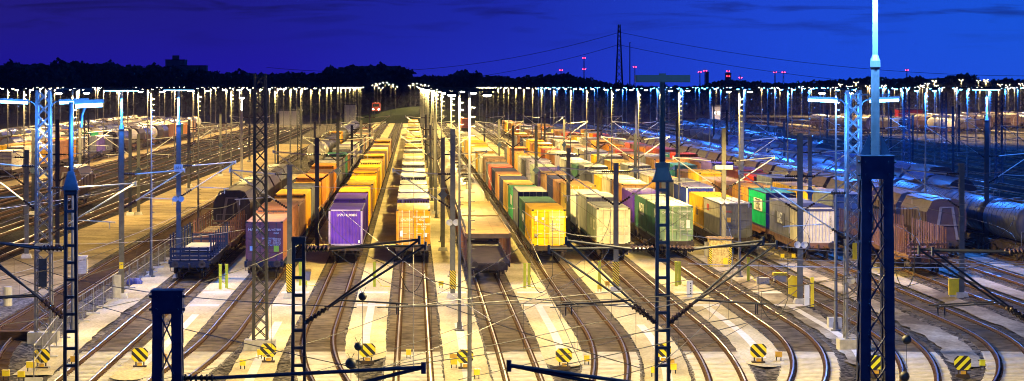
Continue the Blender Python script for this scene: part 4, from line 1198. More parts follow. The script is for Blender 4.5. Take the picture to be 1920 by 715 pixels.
o = ladder_mast(133, 92., 9.3, 1.0, 'black ladder mast at the left edge with a lamp pole on top')
for y, rc in ((-.25,3.2),(.45,3.6)): cantilever(o, -1, rc, 7.45, 5.25, .22, y, BK, .036, ztip=7.75)
mb = MB(); mb.hexa([(-.25,-.16,9.3),(.25,-.16,9.3),(.25,.16,9.3),(-.25,.16,9.3),(-.09,-.1,9.9),(.09,-.1,9.9),(.09,.1,9.9),(-.09,.1,9.9)]); mb.tube((0,0,9.85),(0,0,12.1),.08,.075,12); mb.build('lamp_pole', BK, o)
tube_arm(o, 1, 12.05, .1, .95, .04)
o = ladder_mast(1945, 90., 8.2, 1.2, 'black ladder mast cut by the right edge with twin bracket arms')
for y, rc in ((-.25,3.3),(.45,3.6)): cantilever(o, -1, rc, 7.45, 5.25, .22, y, BK, .036, ztip=7.5)

# two great dark lattice pylons at the bottom edge
def great(px, Y, z1, w0, w1, label):
    X = (px-VX)*Y/F; r = empty('lattice_pylon', (X,Y,0)); mb = MB()
    def c(z): return (w0+(w1-w0)*z/z1)/2
    t = .235
    for sx in (-1,1):
        for sy in (-1,1):
            mb.bar((sx*(c(0)-t/2),(c(0)-t/2 if sy < 0 else c(0)*.35)*sy,-.3),(sx*(c(z1)-t/2),(c(z1)-t/2 if sy < 0 else c(z1)*.35)*sy,z1-.02),t,t)
    z = z1-.52-.70
    while z > -.3:
        a, b = c(z)-t, c(z+.68)-t
        yy = c(z)-.03
        mb.bar((-a-.05,-yy,z),(b+.05,-yy,z+.68),.11,.03); mb.bar((a+.05,-yy-.03,z),(-b-.05,-yy-.03,z+.68),.11,.03)
        for f in (-1,1):
            mb.bar((f*yy,-a,z),(f*yy,b,z+.68),.03,.10); mb.bar((f*(yy+.03),a,z),(f*(yy+.03),-b,z+.68),.03,.10)
        z -= .72
    w = c(z1)
    for f in (-1,1):
        mb.box(-w,w,min(f*w,f*(w+.03)),max(f*w,f*(w+.03)),z1-.52,z1); mb.box(min(f*w,f*(w+.03)),max(f*w,f*(w+.03)),-w,w,z1-.52,z1)
    mb.box(-w-.05,w+.05,-w-.05,w+.05,z1,z1+.03)
    for f in (-1,1):
        for zz in (z1-.12,z1-.42):
            mb.tube((f*w*.75,-w-.07,zz),(f*w*.75,-w-.03,zz),.035,.035,6); mb.tube((f*(w+.03),-w*.7,zz),(f*(w+.09),-w*.7,zz),.035,.035,6)
    mb.build('lattice_frame', M['navysteel'], r)
    tag(r, label, 'pylon', 'great dark lattice pylons'); return r
o = great(315, 68., 7.8, .82, .66, 'great dark blue lattice pylon with flat top at the bottom edge, near the left markers')
cantilever(o, 1, 6.0, 5.75, 4.6, .35, 0, M['navysteel'], .045, reg=False, ztip=6.0)
o = great(1641, 68., 10.95, .92, .72, 'great dark blue lattice pylon carrying a glowing steel pole')
mb = MB(); mb.tube((0,0,10.98),(0,0,13.0),.105,.10,16); mb.lathe((0,0,13.0),(0,0,1),[(0,.10),(.05,.125),(.2,.12),(.34,.065)],16); mb.tube((0,0,13.2),(0,0,15.4),.065,.06,14)
mb.build('pole', M['steel'], o, False)
mb = MB()
for s in (-1,1):
    mb.hexa([(s*.12,-.02,11.),(s*.36,-.02,11.),(s*.36,.02,11.),(s*.12,.02,11.),(s*.12,-.02,11.5),(s*.13,-.02,11.5),(s*.13,.02,11.5),(s*.12,.02,11.5)])
mb.bar((-.34,0,12.4),(.34,0,12.4),.03); mb.build('stay_plate', M['navysteel'], o)
mb = MB(); mb.box(-1.2,1.2,-.2,.2,15.4,15.55); lb = mb.build('lamp_board', BK, o)
mb = MB(); mb.box(-1.1,1.1,-.1,.1,15.32,15.39); mb.build('lamp_tube', M['tube_blue'], lb)
for s in (-1,1):
    l = bpy.data.lights.new('blue_floodlight', 'POINT'); l.color=(.12,.42,1.); l.energy=4200; l.shadow_soft_size=.2
    lo = bpy.data.objects.new('lamp_light', l); col.objects.link(lo); lo.parent = o; lo.location=(s*.8,-.45,15.0)
cantilever(o, -1, 8.6, 5.0, 4.4, .4, 0, M['wagonblue'], .045, reg=False, ztip=6.05)

# ------------------------------------------------------------------ track side things
def marker(px, py, mat, label):
    X, Y = gp(px, py, -.15); r = empty('stop_marker', (X,Y,-.15))
    a, b, h = .37, .23, .31
    pr = [(-b,-h),(b,-h),(a,-.16),(a,.16),(b,h),(-b,h),(-a,.16),(-a,-.16)]
    mb = MB(); mb.prism([(x,z+.55) for x,z in pr], -.03, .03); mb.build('octagon_plate', mat, r)
    mb = MB()
    for s in (-1,1): mb.box(s*.18-.03,s*.18+.03,.03,.1,-.05,.5)
    mb.box(-.3,.3,-.1,.25,-.1,.06); mb.build('stand', M['wagonframe'], r)
    mb = MB(); mb.box(-.1,.12,-.14,-.04,.06,.2); mb.build('lamp_box', M['ochre_box'], r)
    tag(r, label, 'marker', 'striped octagon markers')
for px, py, mt, lb in [(78,690,'hz_back','between the site fence and the first track'),(262,688,'hz_back','left of the great dark pylon'),(503,679,'hz_back','at the foot of the grey lattice mast'),
    (689,679,'hz_back','between the violet and middle tracks'),(872,691,'hz_back','beside an ochre box'),(1057,689,'hz_back','between the bright yellow and car carrier tracks'),
    (1243,679,'hz_back','behind the tall ladder mast'),(1422,680,'hz_back','on the walkway between tall ladder mast and blue gravel'),(1642,703,'hz_fwd','behind the pylon with the glowing pole'),(1805,704,'hz_fwd','on blue lit gravel at the far right')]:
    marker(px, py, M[mt], 'striped octagon marker '+lb)

def ybox(px, py, label, mat=M['yellow'], w=.26, h=.24):
    X, Y = gp(px, py, -.15); r = empty('trackside_box', (X,Y,-.15)); mb = MB()
    mb.box(-w/2,w/2,-.12,.12,.16,.16+h); mb.box(-w/2-.015,w/2+.015,-.14,.14,.16+h,.18+h); mb.build('box', mat, r)
    mb = MB()
    for s in (-1,1): mb.box(s*w*.35-.02,s*w*.35+.02,-.03,.03,-.1,.16)
    mb.build('stand', M['black'], r); tag(r, label, 'trackside box', 'small yellow trackside boxes')
for px, py, mt, lb, w in [(58,696,'yellow','left of the first striped marker',.4),(11,712,'yellow','in the near left corner',.3),(40,714,'yellow','beside the fence end in the near left corner',.3),(455,692,'yellow','left of the grey lattice mast foot',.26),(487,672,'yellow','close under the grey lattice mast',.22),
    (138,685,'ochre_box','at the ladder mast on the first track',.26),(306,681,'ochre_box','behind the great pylon with flat top',.3),(850,680,'ochre_box','left of the marker by the thin pole',.34),(851,690,'yellow','under the ochre one by the thin pole',.3),(894,710,'yellow','right of the thin pole foot',.26),
    (573,539,'lime','by the board box near the violet train',.22),(827,540,'yellow','on the walkway left of the car carrier',.3),(766,672,'yellow','at the left rail of the middle track',.22),(1100,684,'yellow','at the rail of the bright yellow train track',.24),(1124,547,'yellow','left of the post before the stone grey container',.26),(1139,540,'ochre_box','right beside the post before the stone grey container',.26),
    (1258,690,'ochre_box','at the marker behind the ladder mast',.3),(1262,700,'yellow','lower right of the ladder mast marker',.3),(1226,706,'yellow','lower left of the ladder mast',.26),(1467,487,'yellow','left one of two beneath the cream ribbed container',.26),(1488,487,'yellow','right one of two beneath the cream ribbed container',.26),
    (1460,676,'ochre_box','at the rail left of the blue gravel',.3),(1842,692,'lime','at the rail right of the last marker',.22)]:
    ybox(px, py, 'small %s box on short legs %s' % ({'yellow':'yellow','ochre_box':'ochre','lime':'lime yellow'}[mt], lb), M[mt], w)

def ypost(px, py, label, hgt=1.55, mat=M['lime'], two=True):
    X, Y = gp(px, py, -.17); r = empty('brake_test_post', (X,Y,-.17)); 
    for k, (dx, dy, hh) in enumerate([(0,0,hgt),(.32,1.2,hgt*.95)][:2 if two else 1]):
        mb = MB(); mb.box(dx-.09,dx+.09,dy-.07,dy+.07,0,hh); mb.box(dx-.11,dx+.11,dy-.09,dy+.09,hh,hh+.04); mb.build('post', mat, r)
    mb = MB()
    mb.path([(.05+.9*t+.1*math.sin(9*t), .3-.5*t, .5*(1-t)**3+.02) for t in [i/12 for i in range(13)]], .02, 5); mb.build('air_hose', mat, r)
    tag(r, label, 'brake test post', 'yellow brake test posts')
for px, py, lb, tw in [(413,543,'beside the blue stake wagon',True),(702,538,'between the violet and middle trains',False),(984,541,'left of the bright yellow container',True),(1124,536,'left of the stone grey container',False),(1268,537,'under the pale green doors',True),(1403,528,'near the striped board hut',False),(563,536,'right of the plum container',False)]:
    ypost(px, py, 'lime yellow brake test post %s' % lb, two=tw)
# cabinets
X, Y = gp(1488, 562, -.15); r = empty('trackside_cabinet', (X,Y,-.15)); mb = MB(); mb.prism([(-.32,.35),(.2,.12),(.3,.3),(.3,1.35),(-.1,1.45),(-.35,1.2)], -.15, .15); mb.build('body', M['yellow'], r)
mb = MB(); mb.box(-.05,.05,-.05,.05,-.1,.25); mb.build('stand', M['postgrey'], r); tag(r, 'yellow angled cabinet beside the thick grey post', 'cabinet', 'trackside cabinets')
X, Y = gp(1502, 574, -.15); o = empty('marker_post', (X+.28,Y-.4,-.15)); mb = MB(); mb.box(-.14,.14,-.1,.1,0,1.25); mb.build('post', M['white'], o); mb = MB(); mb.box(.22,.4,-.1,.1,0,1.7); mb.build('post', M['yellow'], o); tag(o, 'white and yellow posts side by side at the thick grey post', 'marker post')
X, Y = gp(1788, 556, -.15); r = empty('trackside_cabinet', (X,Y,-.15)); mb = MB(); mb.box(-.3,.3,-.15,.15,.1,1.05); mb.box(-.33,.33,-.18,.18,1.05,1.1); mb.build('body', M['yellow'], r); mb = MB(); mb.box(-.25,.25,-.1,.1,-.1,.1); mb.build('plinth', M['concrete'], r); tag(r, 'square yellow cabinet at the post beside the tank track', 'cabinet', 'trackside cabinets')
X, Y = gp(1293, 556, -.15); r = empty('numbered_pillar', (X,Y,-.15)); mb = MB(); mb.box(-.17,.17,-.12,.12,-.05,.95); mb.build('body', M['white'], r)
mb = MB()
for k in range(5): mb.box(.02,.09,-.13,-.121,.15+.15*k,.23+.15*k)
mb.build('lamp_holes', M['black'], r); tag(r, 'small white pillar with a column of dark holes on the pale walkway', 'pillar')
X, Y = gp(1349, 499, -.15); r = empty('board_hut', (X,Y,-.15)); mb = MB(); mb.box(-.78,.78,-.7,.7,0,1.95); mb.build('wall', M['osb'], r)
mb = MB(); mb.box(-.9,.9,-.82,.82,1.95,2.08); mb.build('roof', M['timber'], r)
for s in (-1,1):
    mb = MB(); mb.box(s*.7-.09,s*.7+.09,-.715,-.702,.05,1.5); mb.build('warning_strip', M['hz_small'], r)
mb = MB(); mb.box(.2,.5,-.8,-.702,.1,.62); mb.build('switch_box', M['yellow'], r); mb = MB(); mb.box(-1.05,-.785,-.3,.3,.7,1.7); mb.build('cabinet', P['grey'], r); tag(r, 'pressed board hut with striped edges and flat roof beside the pale green doors', 'hut')
X, Y = gp(573, 526, -.15); r = empty('grit_bin', (X,Y,-.15)); mb = MB(); mb.hexa([(-.28,-.25,0),(.28,-.25,0),(.28,.25,0),(-.28,.25,0),(-.36,-.3,.6),(.36,-.3,.6),(.36,.3,.6),(-.36,.3,.6)]); mb.build('body', P['grey'], r); mb = MB(); mb.hexa([(-.4,-.35,.6),(.4,-.35,.6),(.4,.35,.6),(-.4,.35,.6),(-.36,-.3,.75),(.36,-.3,.75),(.36,.3,.75),(-.36,.3,.75)]); mb.build('lid', M['ochre_box'], r); tag(r, 'grey grit bin with ochre lid right of the plum train', 'grit bin')
for i, (px, py, lb) in enumerate(((1430,532,'under the thick grey post'),(1462,528,'with a yellow lid near the thick grey post'))):
    X, Y = gp(px, py, -.15); r = empty('concrete_block', (X,Y,-.15)); mb = MB(); mb.box(-.4,.4,-.3,.3,0,.4); mb.build('body', M['concrete'], r)
    if i: mb = MB(); mb.box(-.45,.45,-.34,.34,.4,.58); mb.build('lid', M['yellow'], r)
    tag(r, 'low concrete block '+lb, 'block', 'concrete blocks')
X, Y = gp(1563, 613, -.15); mb = MB(); mb.box(-.35,.35,-.35,.35,-.1,.5); o = mb.build('concrete_footing', M['concrete']); o.location = (X+.05,Y,-.15); tag(o, 'blue lit concrete block at the foot of a thin lamp mast', 'footing')
X, Y = gp(34, 572, -.15); mb = MB(); mb.lathe((0,0,0),(0,0,1),[(0,.26),(1.1,.26),(1.12,.22),(1.14,.01)],14); o = mb.build('concrete_pipe', M['cream_post']); o.location = (X-.6,Y,-.2); tag(o, 'upright cream concrete cylinder at the left edge', 'concrete cylinder')
X, Y = gp(18, 638, -.15); r = empty('sleeper_pile', (X,Y,-.2))
for lay in range(3):
    for k in range(3):
        mb = MB(); mb.box(-1.2,1.2,-.13+.3*k,.13+.3*k,.17*lay,.17*lay+.15); mb.build('sleeper', M['woodsleeper'], r)
tag(r, 'pile of dark timber sleepers at the left edge', 'sleeper pile')
X, Y = gp(153, 512, -.15); r = empty('pallet_stack', (X,Y,-.2)); mb = MB()
for k in range(8): mb.box(-.4,.4,-.4,.4,.16*k,.16*k+.11)
mb.box(-.36,.36,-.36,.36,0,1.2); mb.build('slabs', M['concrete'], r); tag(r, 'stack of pale concrete slabs in front of the dark timber track', 'slab stack')

# site fence: panels on feet
def fence_panel(p, q, label, mesh_=True):
    p, q = Vector((p[0],p[1],-.2)), Vector((q[0],q[1],-.2)); d = q-p; L = d.length
    r = empty('fence_panel', tuple(p), math.atan2(d.y, d.x))
    mb = MB()
    for x in (.08, L-.08): mb.tube((x,0,.08),(x,0,1.55),.028,.028,6)
    for z in (1.5,.85): mb.tube((.08,0,z),(L-.08,0,z),.024,.024,6)
    n = 6
    for k in range(1,n): mb.tube((L*k/n,0,.25),(L*k/n,0,1.5),.008,.008,4)
    mb.build('panel_frame', M['steel'], r)
    mb = MB(); mb.box(-.12,.12,-.38,.38,-.03,.12); mb.build('foot', M['concrete'], r)
    tag(r, label, 'fence panel', 'site fence panels')
pts = []
y = 126.
while y < 262: pts.append((-17.95+1.55*max(0,(150-y))/26 - (0 if y < 200 else .0), y)); y += 5.2
for i, (a, b) in enumerate(zip(pts[:-1], pts[1:])): fence_panel(a, b, 'grey tubular site fence panel, %s from the near end' % nth(i+1))
X, Y = gp(245, 532, -.15); r = empty('tarpaulin_bundle', (X,Y,-.18)); mb = MB()
for k in range(9): mb.lathe((rnd.uniform(-.5,.5),rnd.uniform(-.4,.4),0),(rnd.uniform(-.3,.3),rnd.uniform(-.3,.3),1),[(0,.32),(.18,.3),(.34,.16),(.4,.01)],7)
mb.build('bundle', P['blue'], r); tag(r, 'crumpled blue tarpaulin bundle beside the fence', 'tarpaulin')

# ------------------------------------------------------------------ wires
def cat(fx, y0, y1, label, off=0.):
    r = empty('overhead_line'); w1, w2 = MB(), MB(); span = 60.; y = y0
    while y < y1:
        e = min(y+span, y1); n = 12; m_ = []; c_ = []
        for i in range(n+1):
            yy = y+(e-y)*i/n; t = 2*i/n-1
            m_.append((fx(yy)+off, yy, 7.1-.9*(1-t*t))); c_.append((fx(yy)+off, yy, 5.6))
        w1.path(m_, .012, 4); w2.path(c_, .012, 4)
        for i in range(1,n,2): w1.tube(m_[i], c_[i], .006, .006, 3, 0, False)
        y = e
    w1.build('messenger_wire', M['wire'], r); w2.build('contact_wire', M['wire'], r)
    tag(r, label, 'overhead wire', 'overhead lines along the tracks')
for w in 'BPCDEFGHI': cat(fxs[w], 72., 372., 'thin overhead line above the '+TNAME[w].replace('track under the','track of the'))
cat(lambda Y: -21.1+zb(Y), 72., 372., 'thin overhead line above the timber sleeper track')
for i, x in enumerate((-31.5,-40.5,-49.5)): cat(lambda Y, x=x: x, 180., 480., 'thin overhead line, %s above the dark empty tracks' % nth(i+1))
for i, x in enumerate((39.6,49.8,61.,71.)): cat(lambda Y, x=x: x, 190., 490., 'thin overhead line, %s above the blue lit tracks' % nth(i+1))
def span(a, b, sag, label, mat=M['wire'], r=.014, balls=()):
    a, b = Vector(a), Vector(b); n = 14
    pts = [tuple(a.lerp(b, i/n)-Vector((0,0,sag*4*(i/n)*(1-i/n)))) for i in range(n+1)]
    mb = MB(); mb.path(pts, r, 5); o = mb.build('span_wire', mat); tag(o, label, 'wire', 'span wires')
def pt(px, py, Y): return ((px-VX)*Y/F, Y, H-(py-VY)*Y/F)
span(pt(1290,495,150), pt(1940,500,150), .12, 'blue lit span wire crossing before the cream ribbed container', M['brightwire'], .02)
span(pt(1460,486,165), pt(1940,494,165), .1, 'blue lit span wire just above the lower one before the hoppers', M['brightwire'], .018)
span(pt(1280,440,170), pt(1940,492,170), .3, 'blue lit wire slanting past the thick grey post', M['brightwire'], .016)
span(pt(0,610,95), pt(560,460,140), .5, 'dark slanting wire across the left tracks', M['wire'], .014)
span(pt(300,712,80), pt(1010,440,150), .9, 'dark slanting wire above the violet and middle tracks', M['wire'], .012)
span(pt(560,705,82), pt(1290,400,170), .9, 'dark slanting wire above the car carrier track', M['wire'], .012)
span(pt(860,712,84), pt(1540,470,150), .7, 'dark slanting wire above the bright yellow headed train track', M['wire'], .012)
span(pt(1130,712,84), pt(1500,540,120), .5, 'dark slanting wire in front of the pale walkway end', M['wire'], .012)
span(pt(640,395,150), pt(920,600,100), .2, 'bright wire falling across the violet container', M['brightwire'], .012)
span(pt(560,348,190), pt(860,352,190), .15, 'bright cross wire above the violet train', M['brightwire'], .014)
span(pt(980,395,170), pt(1150,440,150), .6, 'bright sagging cable across the bright yellow doors', M['brightwire'], .02)
span(pt(0,455,150), pt(460,430,190), .4, 'pale wire over the sandy strip', M['brightwire'], .012)
span(pt(0,520,140), pt(420,360,220), .5, 'pale slanting wire from the left edge over the sand', M['brightwire'], .012)
span(pt(0,392,180), pt(420,310,260), .3, 'pale wire over the dark empty tracks', M['brightwire'], .014)
for i, (px, py, rr, lb) in enumerate([(680,556,.125,'highest of the three by the violet track'),(672,650,.125,'middle of the three by the violet track'),(658,682,.165,'largest of the three by the violet track'),(1700,637,.14,'right of the pylon with the glowing pole'),(1696,706,.15,'lowest, right of the pylon with the glowing pole')]):
    p = pt(px, py, 85.); r = empty('wire_weight', p); mb = MB(); mb.lathe((0,0,0),(0,0,1),[(rr*math.sin(t-math.pi/2), max(.004, rr*math.cos(t-math.pi/2))) for t in [math.pi*k/12 for k in range(13)]], 20); mb.build('ball', M['black'], r, True)
    mb = MB(); mb.tube((0,0,-1.6),(0,0,-rr*.9),.008,.008,4); mb.tube((-.02,0,rr*.9),(-.1,0,rr+.15),.006,.006,4); mb.tube((.02,0,rr*.9),(.1,0,rr+.15),.006,.006,4); mb.build('hanger', M['wire'], r)
    tag(r, 'dark round ball on an overhead wire, '+lb, 'wire ball', 'balls on the wires')
# hanging loops
for i, (px, py, Y, w, h, lb) in enumerate([(773,510,128,.55,.9,'in front of the middle train'),(1015,515,128,.5,.8,'in front of the bright yellow container'),(1450,560,120,.6,.9,'left of the thick grey post'),(1697,512,110,.35,.6,'right of the glowing pole pylon')]):
    p = Vector(pt(px, py, Y)); mb = MB(); mb.path([tuple(p+Vector((w*(2*k/12-1), 0, -h*(1-(2*k/12-1)**2)))) for k in range(13)], .018, 5)
    mb.tube(tuple(p+Vector((-w,0,0))), tuple(p+Vector((-w,0,2.4))), .012,.012,4); mb.tube(tuple(p+Vector((w,0,0))), tuple(p+Vector((w,0,2.4))), .012,.012,4)
    o = mb.build('hanging_cable', M['black']); tag(o, 'dark cable hanging in a loop '+lb, 'cable', 'hanging cable loops')

# ------------------------------------------------------------------ far background
def crown(rx, rz, n, seed, lobes=9, leaf=.55):
    r = random.Random(seed); mb = MB(); L = []
    for i in range(lobes):
        a = r.uniform(0,6.28); rr = r.uniform(.1,.62)*rx; z = r.uniform(-.55,.75)*rz
        L.append((rr*math.cos(a), rr*math.sin(a), z, r.uniform(.32,.55)))
    for i in range(n):
        cx, cy, cz, k = r.choice(L)
        d = Vector((r.gauss(0,1), r.gauss(0,1), r.gauss(0,1))).normalized()*(r.random()**.35)
        p = Vector((cx+d.x*k*rx, cy+d.y*k*rx, cz+d.z*k*rz))
        u = Vector((r.gauss(0,1), r.gauss(0,1), r.gauss(0,1))).normalized(); v = u.orthogonal().normalized()
        s = leaf*r.uniform(.6,1.5)
        mb.quad(tuple(p-u*s-v*s*.7), tuple(p+u*s-v*s*.7), tuple(p+u*s+v*s*.7), tuple(p-u*s+v*s*.7))
    return mb
def tree_proto(rx, hgt, seed, leafm, n=1500, leaf=.55):
    r = empty('tree'); rz = hgt*.42
    c = crown(rx, rz, n, seed, 10, leaf).build('crown', leafm, r); c.location = (0,0,hgt*.56)
    mb = MB(); mb.tube((0,0,-.5),(0,0,hgt*.45),rx*.07,rx*.045,7)
    for k in range(5):
        a = k*1.3; mb.tube((0,0,hgt*(.25+.04*k)),(rx*.5*math.cos(a),rx*.5*math.sin(a),hgt*(.5+.05*k)),rx*.03,rx*.012,5)
    mb.build('trunk', M['bark'], r); return r
TP = [tree_proto(7.5,17,i,M['leaf']) for i in range(4)]
prof = [(-60,124),(0,123),(100,118),(200,119),(290,126),(330,128),(400,136),(470,138),(560,137),(600,137),(640,127),(690,124),(755,124),(768,143),(800,146),(840,143),(868,130),(888,140),(960,145),(1000,143),(1050,138),(1085,146),(1130,154),(1160,160),(1230,163),(1300,163),(1330,155),(1370,150),(1450,157),(1500,156),(1560,150),(1640,146),(1690,147),(1720,144),(1745,152),(1790,140),(1815,138),(1830,152),(1870,150),(1920,147),(1990,148)]
def topy(px):
    for (a, ya), (b, yb) in zip(prof[:-1], prof[1:]):
        if a <= px <= b: return ya+(yb-ya)*(px-a)/(b-a)
    return 150
px = -40; i = 0; ut = set()
while px < 1960:
    Y = rnd.uniform(1290,1360); k = i % 4
    z = 12.6-(topy(px)-162)*Y/F + rnd.uniform(-1.6,.4)
    o = clone(TP[k]) if k in ut else TP[k]; ut.add(k)
    s = z/16.5; o.location = ((px-VX)*Y/F, Y, -.3); o.scale = (max(.75,s)*rnd.uniform(.8,1.2),)*2+(s,); o.rotation_euler = (0,0,rnd.uniform(0,6.28))
    tag(o, 'dark tree in the front edge of the wood along the skyline', 'tree', 'trees of the skyline wood')
    px += rnd.uniform(17,27); i += 1
mb = MB(); r = random.Random(4)
for k in range(15000):
    px = r.uniform(-60,1980); Y = r.uniform(1370,1420); zt = 12.6-(topy(px)+2-162)*Y/F
    p = Vector(((px-VX)*Y/F, Y, max(.3, zt*(r.random()**.45)-r.random()*1.0))); u = Vector((r.gauss(0,1), r.gauss(0,1)*.4, r.gauss(0,1))).normalized(); v = u.orthogonal().normalized(); s = r.uniform(.6,1.5)
    mb.quad(tuple(p-u*s-v*s), tuple(p+u*s-v*s), tuple(p+u*s+v*s), tuple(p-u*s+v*s))
tag(mb.build('woodland', M['leaf']), 'dark mass of wood closing the view behind the front trees', 'wood', None, 'stuff')
mb = MB()   # wooded ridge behind
xs = [-420+20*k for k in range(60)]; pr = None
for x in xs:
    px = VX+F*x/1500.; zt = 12.6-(topy(px)+5-162)*1500./F if -60 < px < 1980 else 16
    cur = [(x,1425,-.5),(x,1460,max(1,zt*.8)),(x,1500,max(1.5,zt)),(x,1600,-.5)]
    if pr:
        for j in range(3): mb.quad(pr[j],cur[j],cur[j+1],pr[j+1])
    pr = cur
tag(mb.build('hill', M['leaf']), 'low dark wooded ridge on the horizon', kind='structure')
mb = MB(); pr = None     # green hump at the yard head
for k in range(25):
    x = -32+3.2*k; h = 5.2*math.exp(-((x-2)/20.)**2)
    cur = [(x,1000,-.29),(x,1012,h*.55),(x,1030,h),(x,1090,h),(x,1130,-.29)]
    if pr:
        for j in range(4): mb.quad(pr[j],cur[j],cur[j+1],pr[j+1])
    pr = cur
tag(mb.build('hump', M['grass']), 'grassy hump at the far head of the yard', kind='structure')
for px, py, h, lb in [(505,222,6.5,'first of three left of the hump'),(570,220,6,'second of three left of the hump'),(592,222,5,'third of three left of the hump'),(975,222,5,'beyond the orange boxes'),(1040,222,6,'beyond the far dark lattice mast'),(1075,218,5,'between the lamp masts beyond the rows'),(1145,226,11,'pale lit one beyond the container rows'),(1330,208,9,'lit one before the second yard'),(815,212,5,'on the flank of the hump')]:
    X, Y = gp(px, py, 0); k = rnd.randrange(4); o = clone(TP[k]); s = h/16.; o.location = (X,Y,-.2); o.scale = (s*1.3,s*1.3,s); o.rotation_euler=(0,0,rnd.uniform(0,6))
    for c in o.children:
        if c.name.startswith('crown'): c.material_slots[0].link='OBJECT'; c.material_slots[0].material = M['leaf2']
    tag(o, 'low bushy tree lit by the yard, '+lb, 'tree', 'bushy trees at the yard end')
# buildings
def block(name, px0, px1, ytop, Y, depth, label, mat, cat='building', lit=0, z0=0.):
    x0, x1 = (px0-VX)*Y/F, (px1-VX)*Y/F; zt = 12.6-(ytop-162)*Y/F
    r = empty(name, ((x0+x1)/2, Y, z0)); w = (x1-x0)/2
    mb = MB(); mb.box(-w,w,0,depth,-.3,zt-z0); mb.build('wall', mat, r)
    mb = MB(); mb.box(-w-.3,w+.3,-.3,depth+.3,zt-z0,zt-z0+.35); mb.build('roof', M['blacksteel'], r)
    for k in range(lit):
        mb = MB(); x = -w+2*w*(k+.5)/lit; mb.box(x-w/lit*.5,x+w/lit*.5,-.06,-.003,(zt-z0)*.62,(zt-z0)*.74); mb.build('window', M['win_lit'], r)
    tag(r, label, cat); return r
o = block('tower_block', 310, 346, 113, 1530, 18, 'square dark building standing above the wood', M['brick'])
mb = MB(); mb.box(-1.7,1.7,4,8,(12.6-(113-162)*1530/F)+.36,(12.6-(104-162)*1530/F)); mb.build('roof_house', M['brick'], o)
block('office_building', 338, 386, 124, 1500, 14, 'long low dark building beside the square one above the wood', M['brick'], lit=0)
block('signal_box', 646, 667, 197, 1005, 8, 'pale windowless block left of the hump', M['concrete'])
block('relay_hut', 524, 560, 208, 960, 6, 'low pale hut beyond the dark tracks', M['concrete'])
o = block('shed', 1335, 1352, 200, 900, 6, 'lit pale shed between lamp masts before the second yard', M['concrete'], lit=2)
block('church_tower', 1362, 1371, 138, 1900, 8, 'far dark tower with red lights on the skyline', M['brick'], 'tower')
block('silo', 1324, 1329, 136, 1900, 6, 'slim dark silo on the skyline', M['brick'], 'silo')
block('depot', 1685, 1730, 206, 960, 8, 'dim reddish depot wall in the bright second yard', P['red'], 'depot')
# red lit radio masts
n = 0
for px, y1, ys_ in [(1095,105,(108,129)),(1052,129,(131,)),(1190,122,(125,)),(1312,132,(134,)),(1322,130,(132,)),(1365,131,(133,142)),(1388,140,(145,)),(1453,133,(135,)),(1469,133,(135,)),(1700,128,(131,))]:
    Y = 1750.; X = (px-VX)*Y/F; n += 1; z1 = 12.6-(y1-162)*Y/F; r = empty('radio_mast', (X,Y,-.3)); mb = MB(); lattice(mb, 1.2, .5, 0, z1, .12, 2.5, .07); mb.build('lattice_frame', M['blacksteel'], r)
    for yy in ys_:
        mb = MB(); z = 12.6-(yy-162)*Y/F
        for s in (-.75,.75): mb.lathe((s,-.9,z),(0,0,1),[(-.25,.01),(-.2,.22),(0,.3),(.2,.22),(.25,.01)],10)
        mb.build('warning_lamp', M['red_lamp'], r)
    tag(r, 'thin far mast with red warning lamps on the skyline, %s from the left' % nth(n), 'radio mast', 'masts with red lamps')
# high voltage pylon
Y = 1480.; X = (1161-VX)*Y/F; r = empty('electricity_pylon', (X,Y,-.3)); mb = MB(); zt = 12.6+(162-45)*Y/F
lattice(mb, 4.4, 2.2, 0, zt*.62, .6, 3.4, .3); lattice(mb, 2.2, .9, zt*.62, zt, .5, 2.4, .24); mb.build('lattice_frame', M['blacksteel'], r)
mb = MB()
for z, w in ((zt*.78,5.),(zt*.92,3.6)):
    mb.bar((-w,0,z),(w,0,z),.28); mb.bar((-w,0,z),(0,0,z+1.6),.16); mb.bar((w,0,z),(0,0,z+1.6),.16)
# arms seen end on: the line runs across the view
mb.v = [(vy*.25, vx, vz) for (vx, vy, vz) in mb.v]
mb.build('cross_arm', M['blacksteel'], r); tag(r, 'tall dark lattice electricity pylon rising over the horizon', 'pylon')
mb = MB(); z1 = 12.6+(162-80)*Y/F; X2 = (1181-VX)*1400/F; mb.tube((0,0,0),(0,0,12.6+82*1400/F),.32,.22,8); mb.box(-.5,.5,-.5,.5,12.6+82*1400/F,12.9+82*1400/F); o = mb.build('chimney_pole', M['blacksteel']); o.location = (X2,1400,-.3); tag(o, 'single slim dark pole right of the electricity pylon', 'pole')
k = 0
for dz, dy in ((.92,-3.6),(.78,5.)):
    for s, tx, ty in ((-1,500,175-40*(dz-.78)*5),(1,2150,185-40*(dz-.78)*5)):
        k += 1
        a = Vector((X,Y+dy,zt*dz-.8)); Y2 = 1480.; b = Vector(((tx-VX)*Y2/F, Y2, 12.6-(ty-45-162+10)*Y2/F-4)); nn = 20
        mb = MB(); mb.path([tuple(a.lerp(b,i/nn)-Vector((0,0,9.*4*(i/nn)*(1-i/nn)))) for i in range(nn+1)], .10, 4)
        o = mb.build('power_line', M['wire']); tag(o, ('upper','lower')[k > 2]+' power line swinging from the pylon towards the '+('wood','second yard')[s > 0], 'power line', 'power lines')
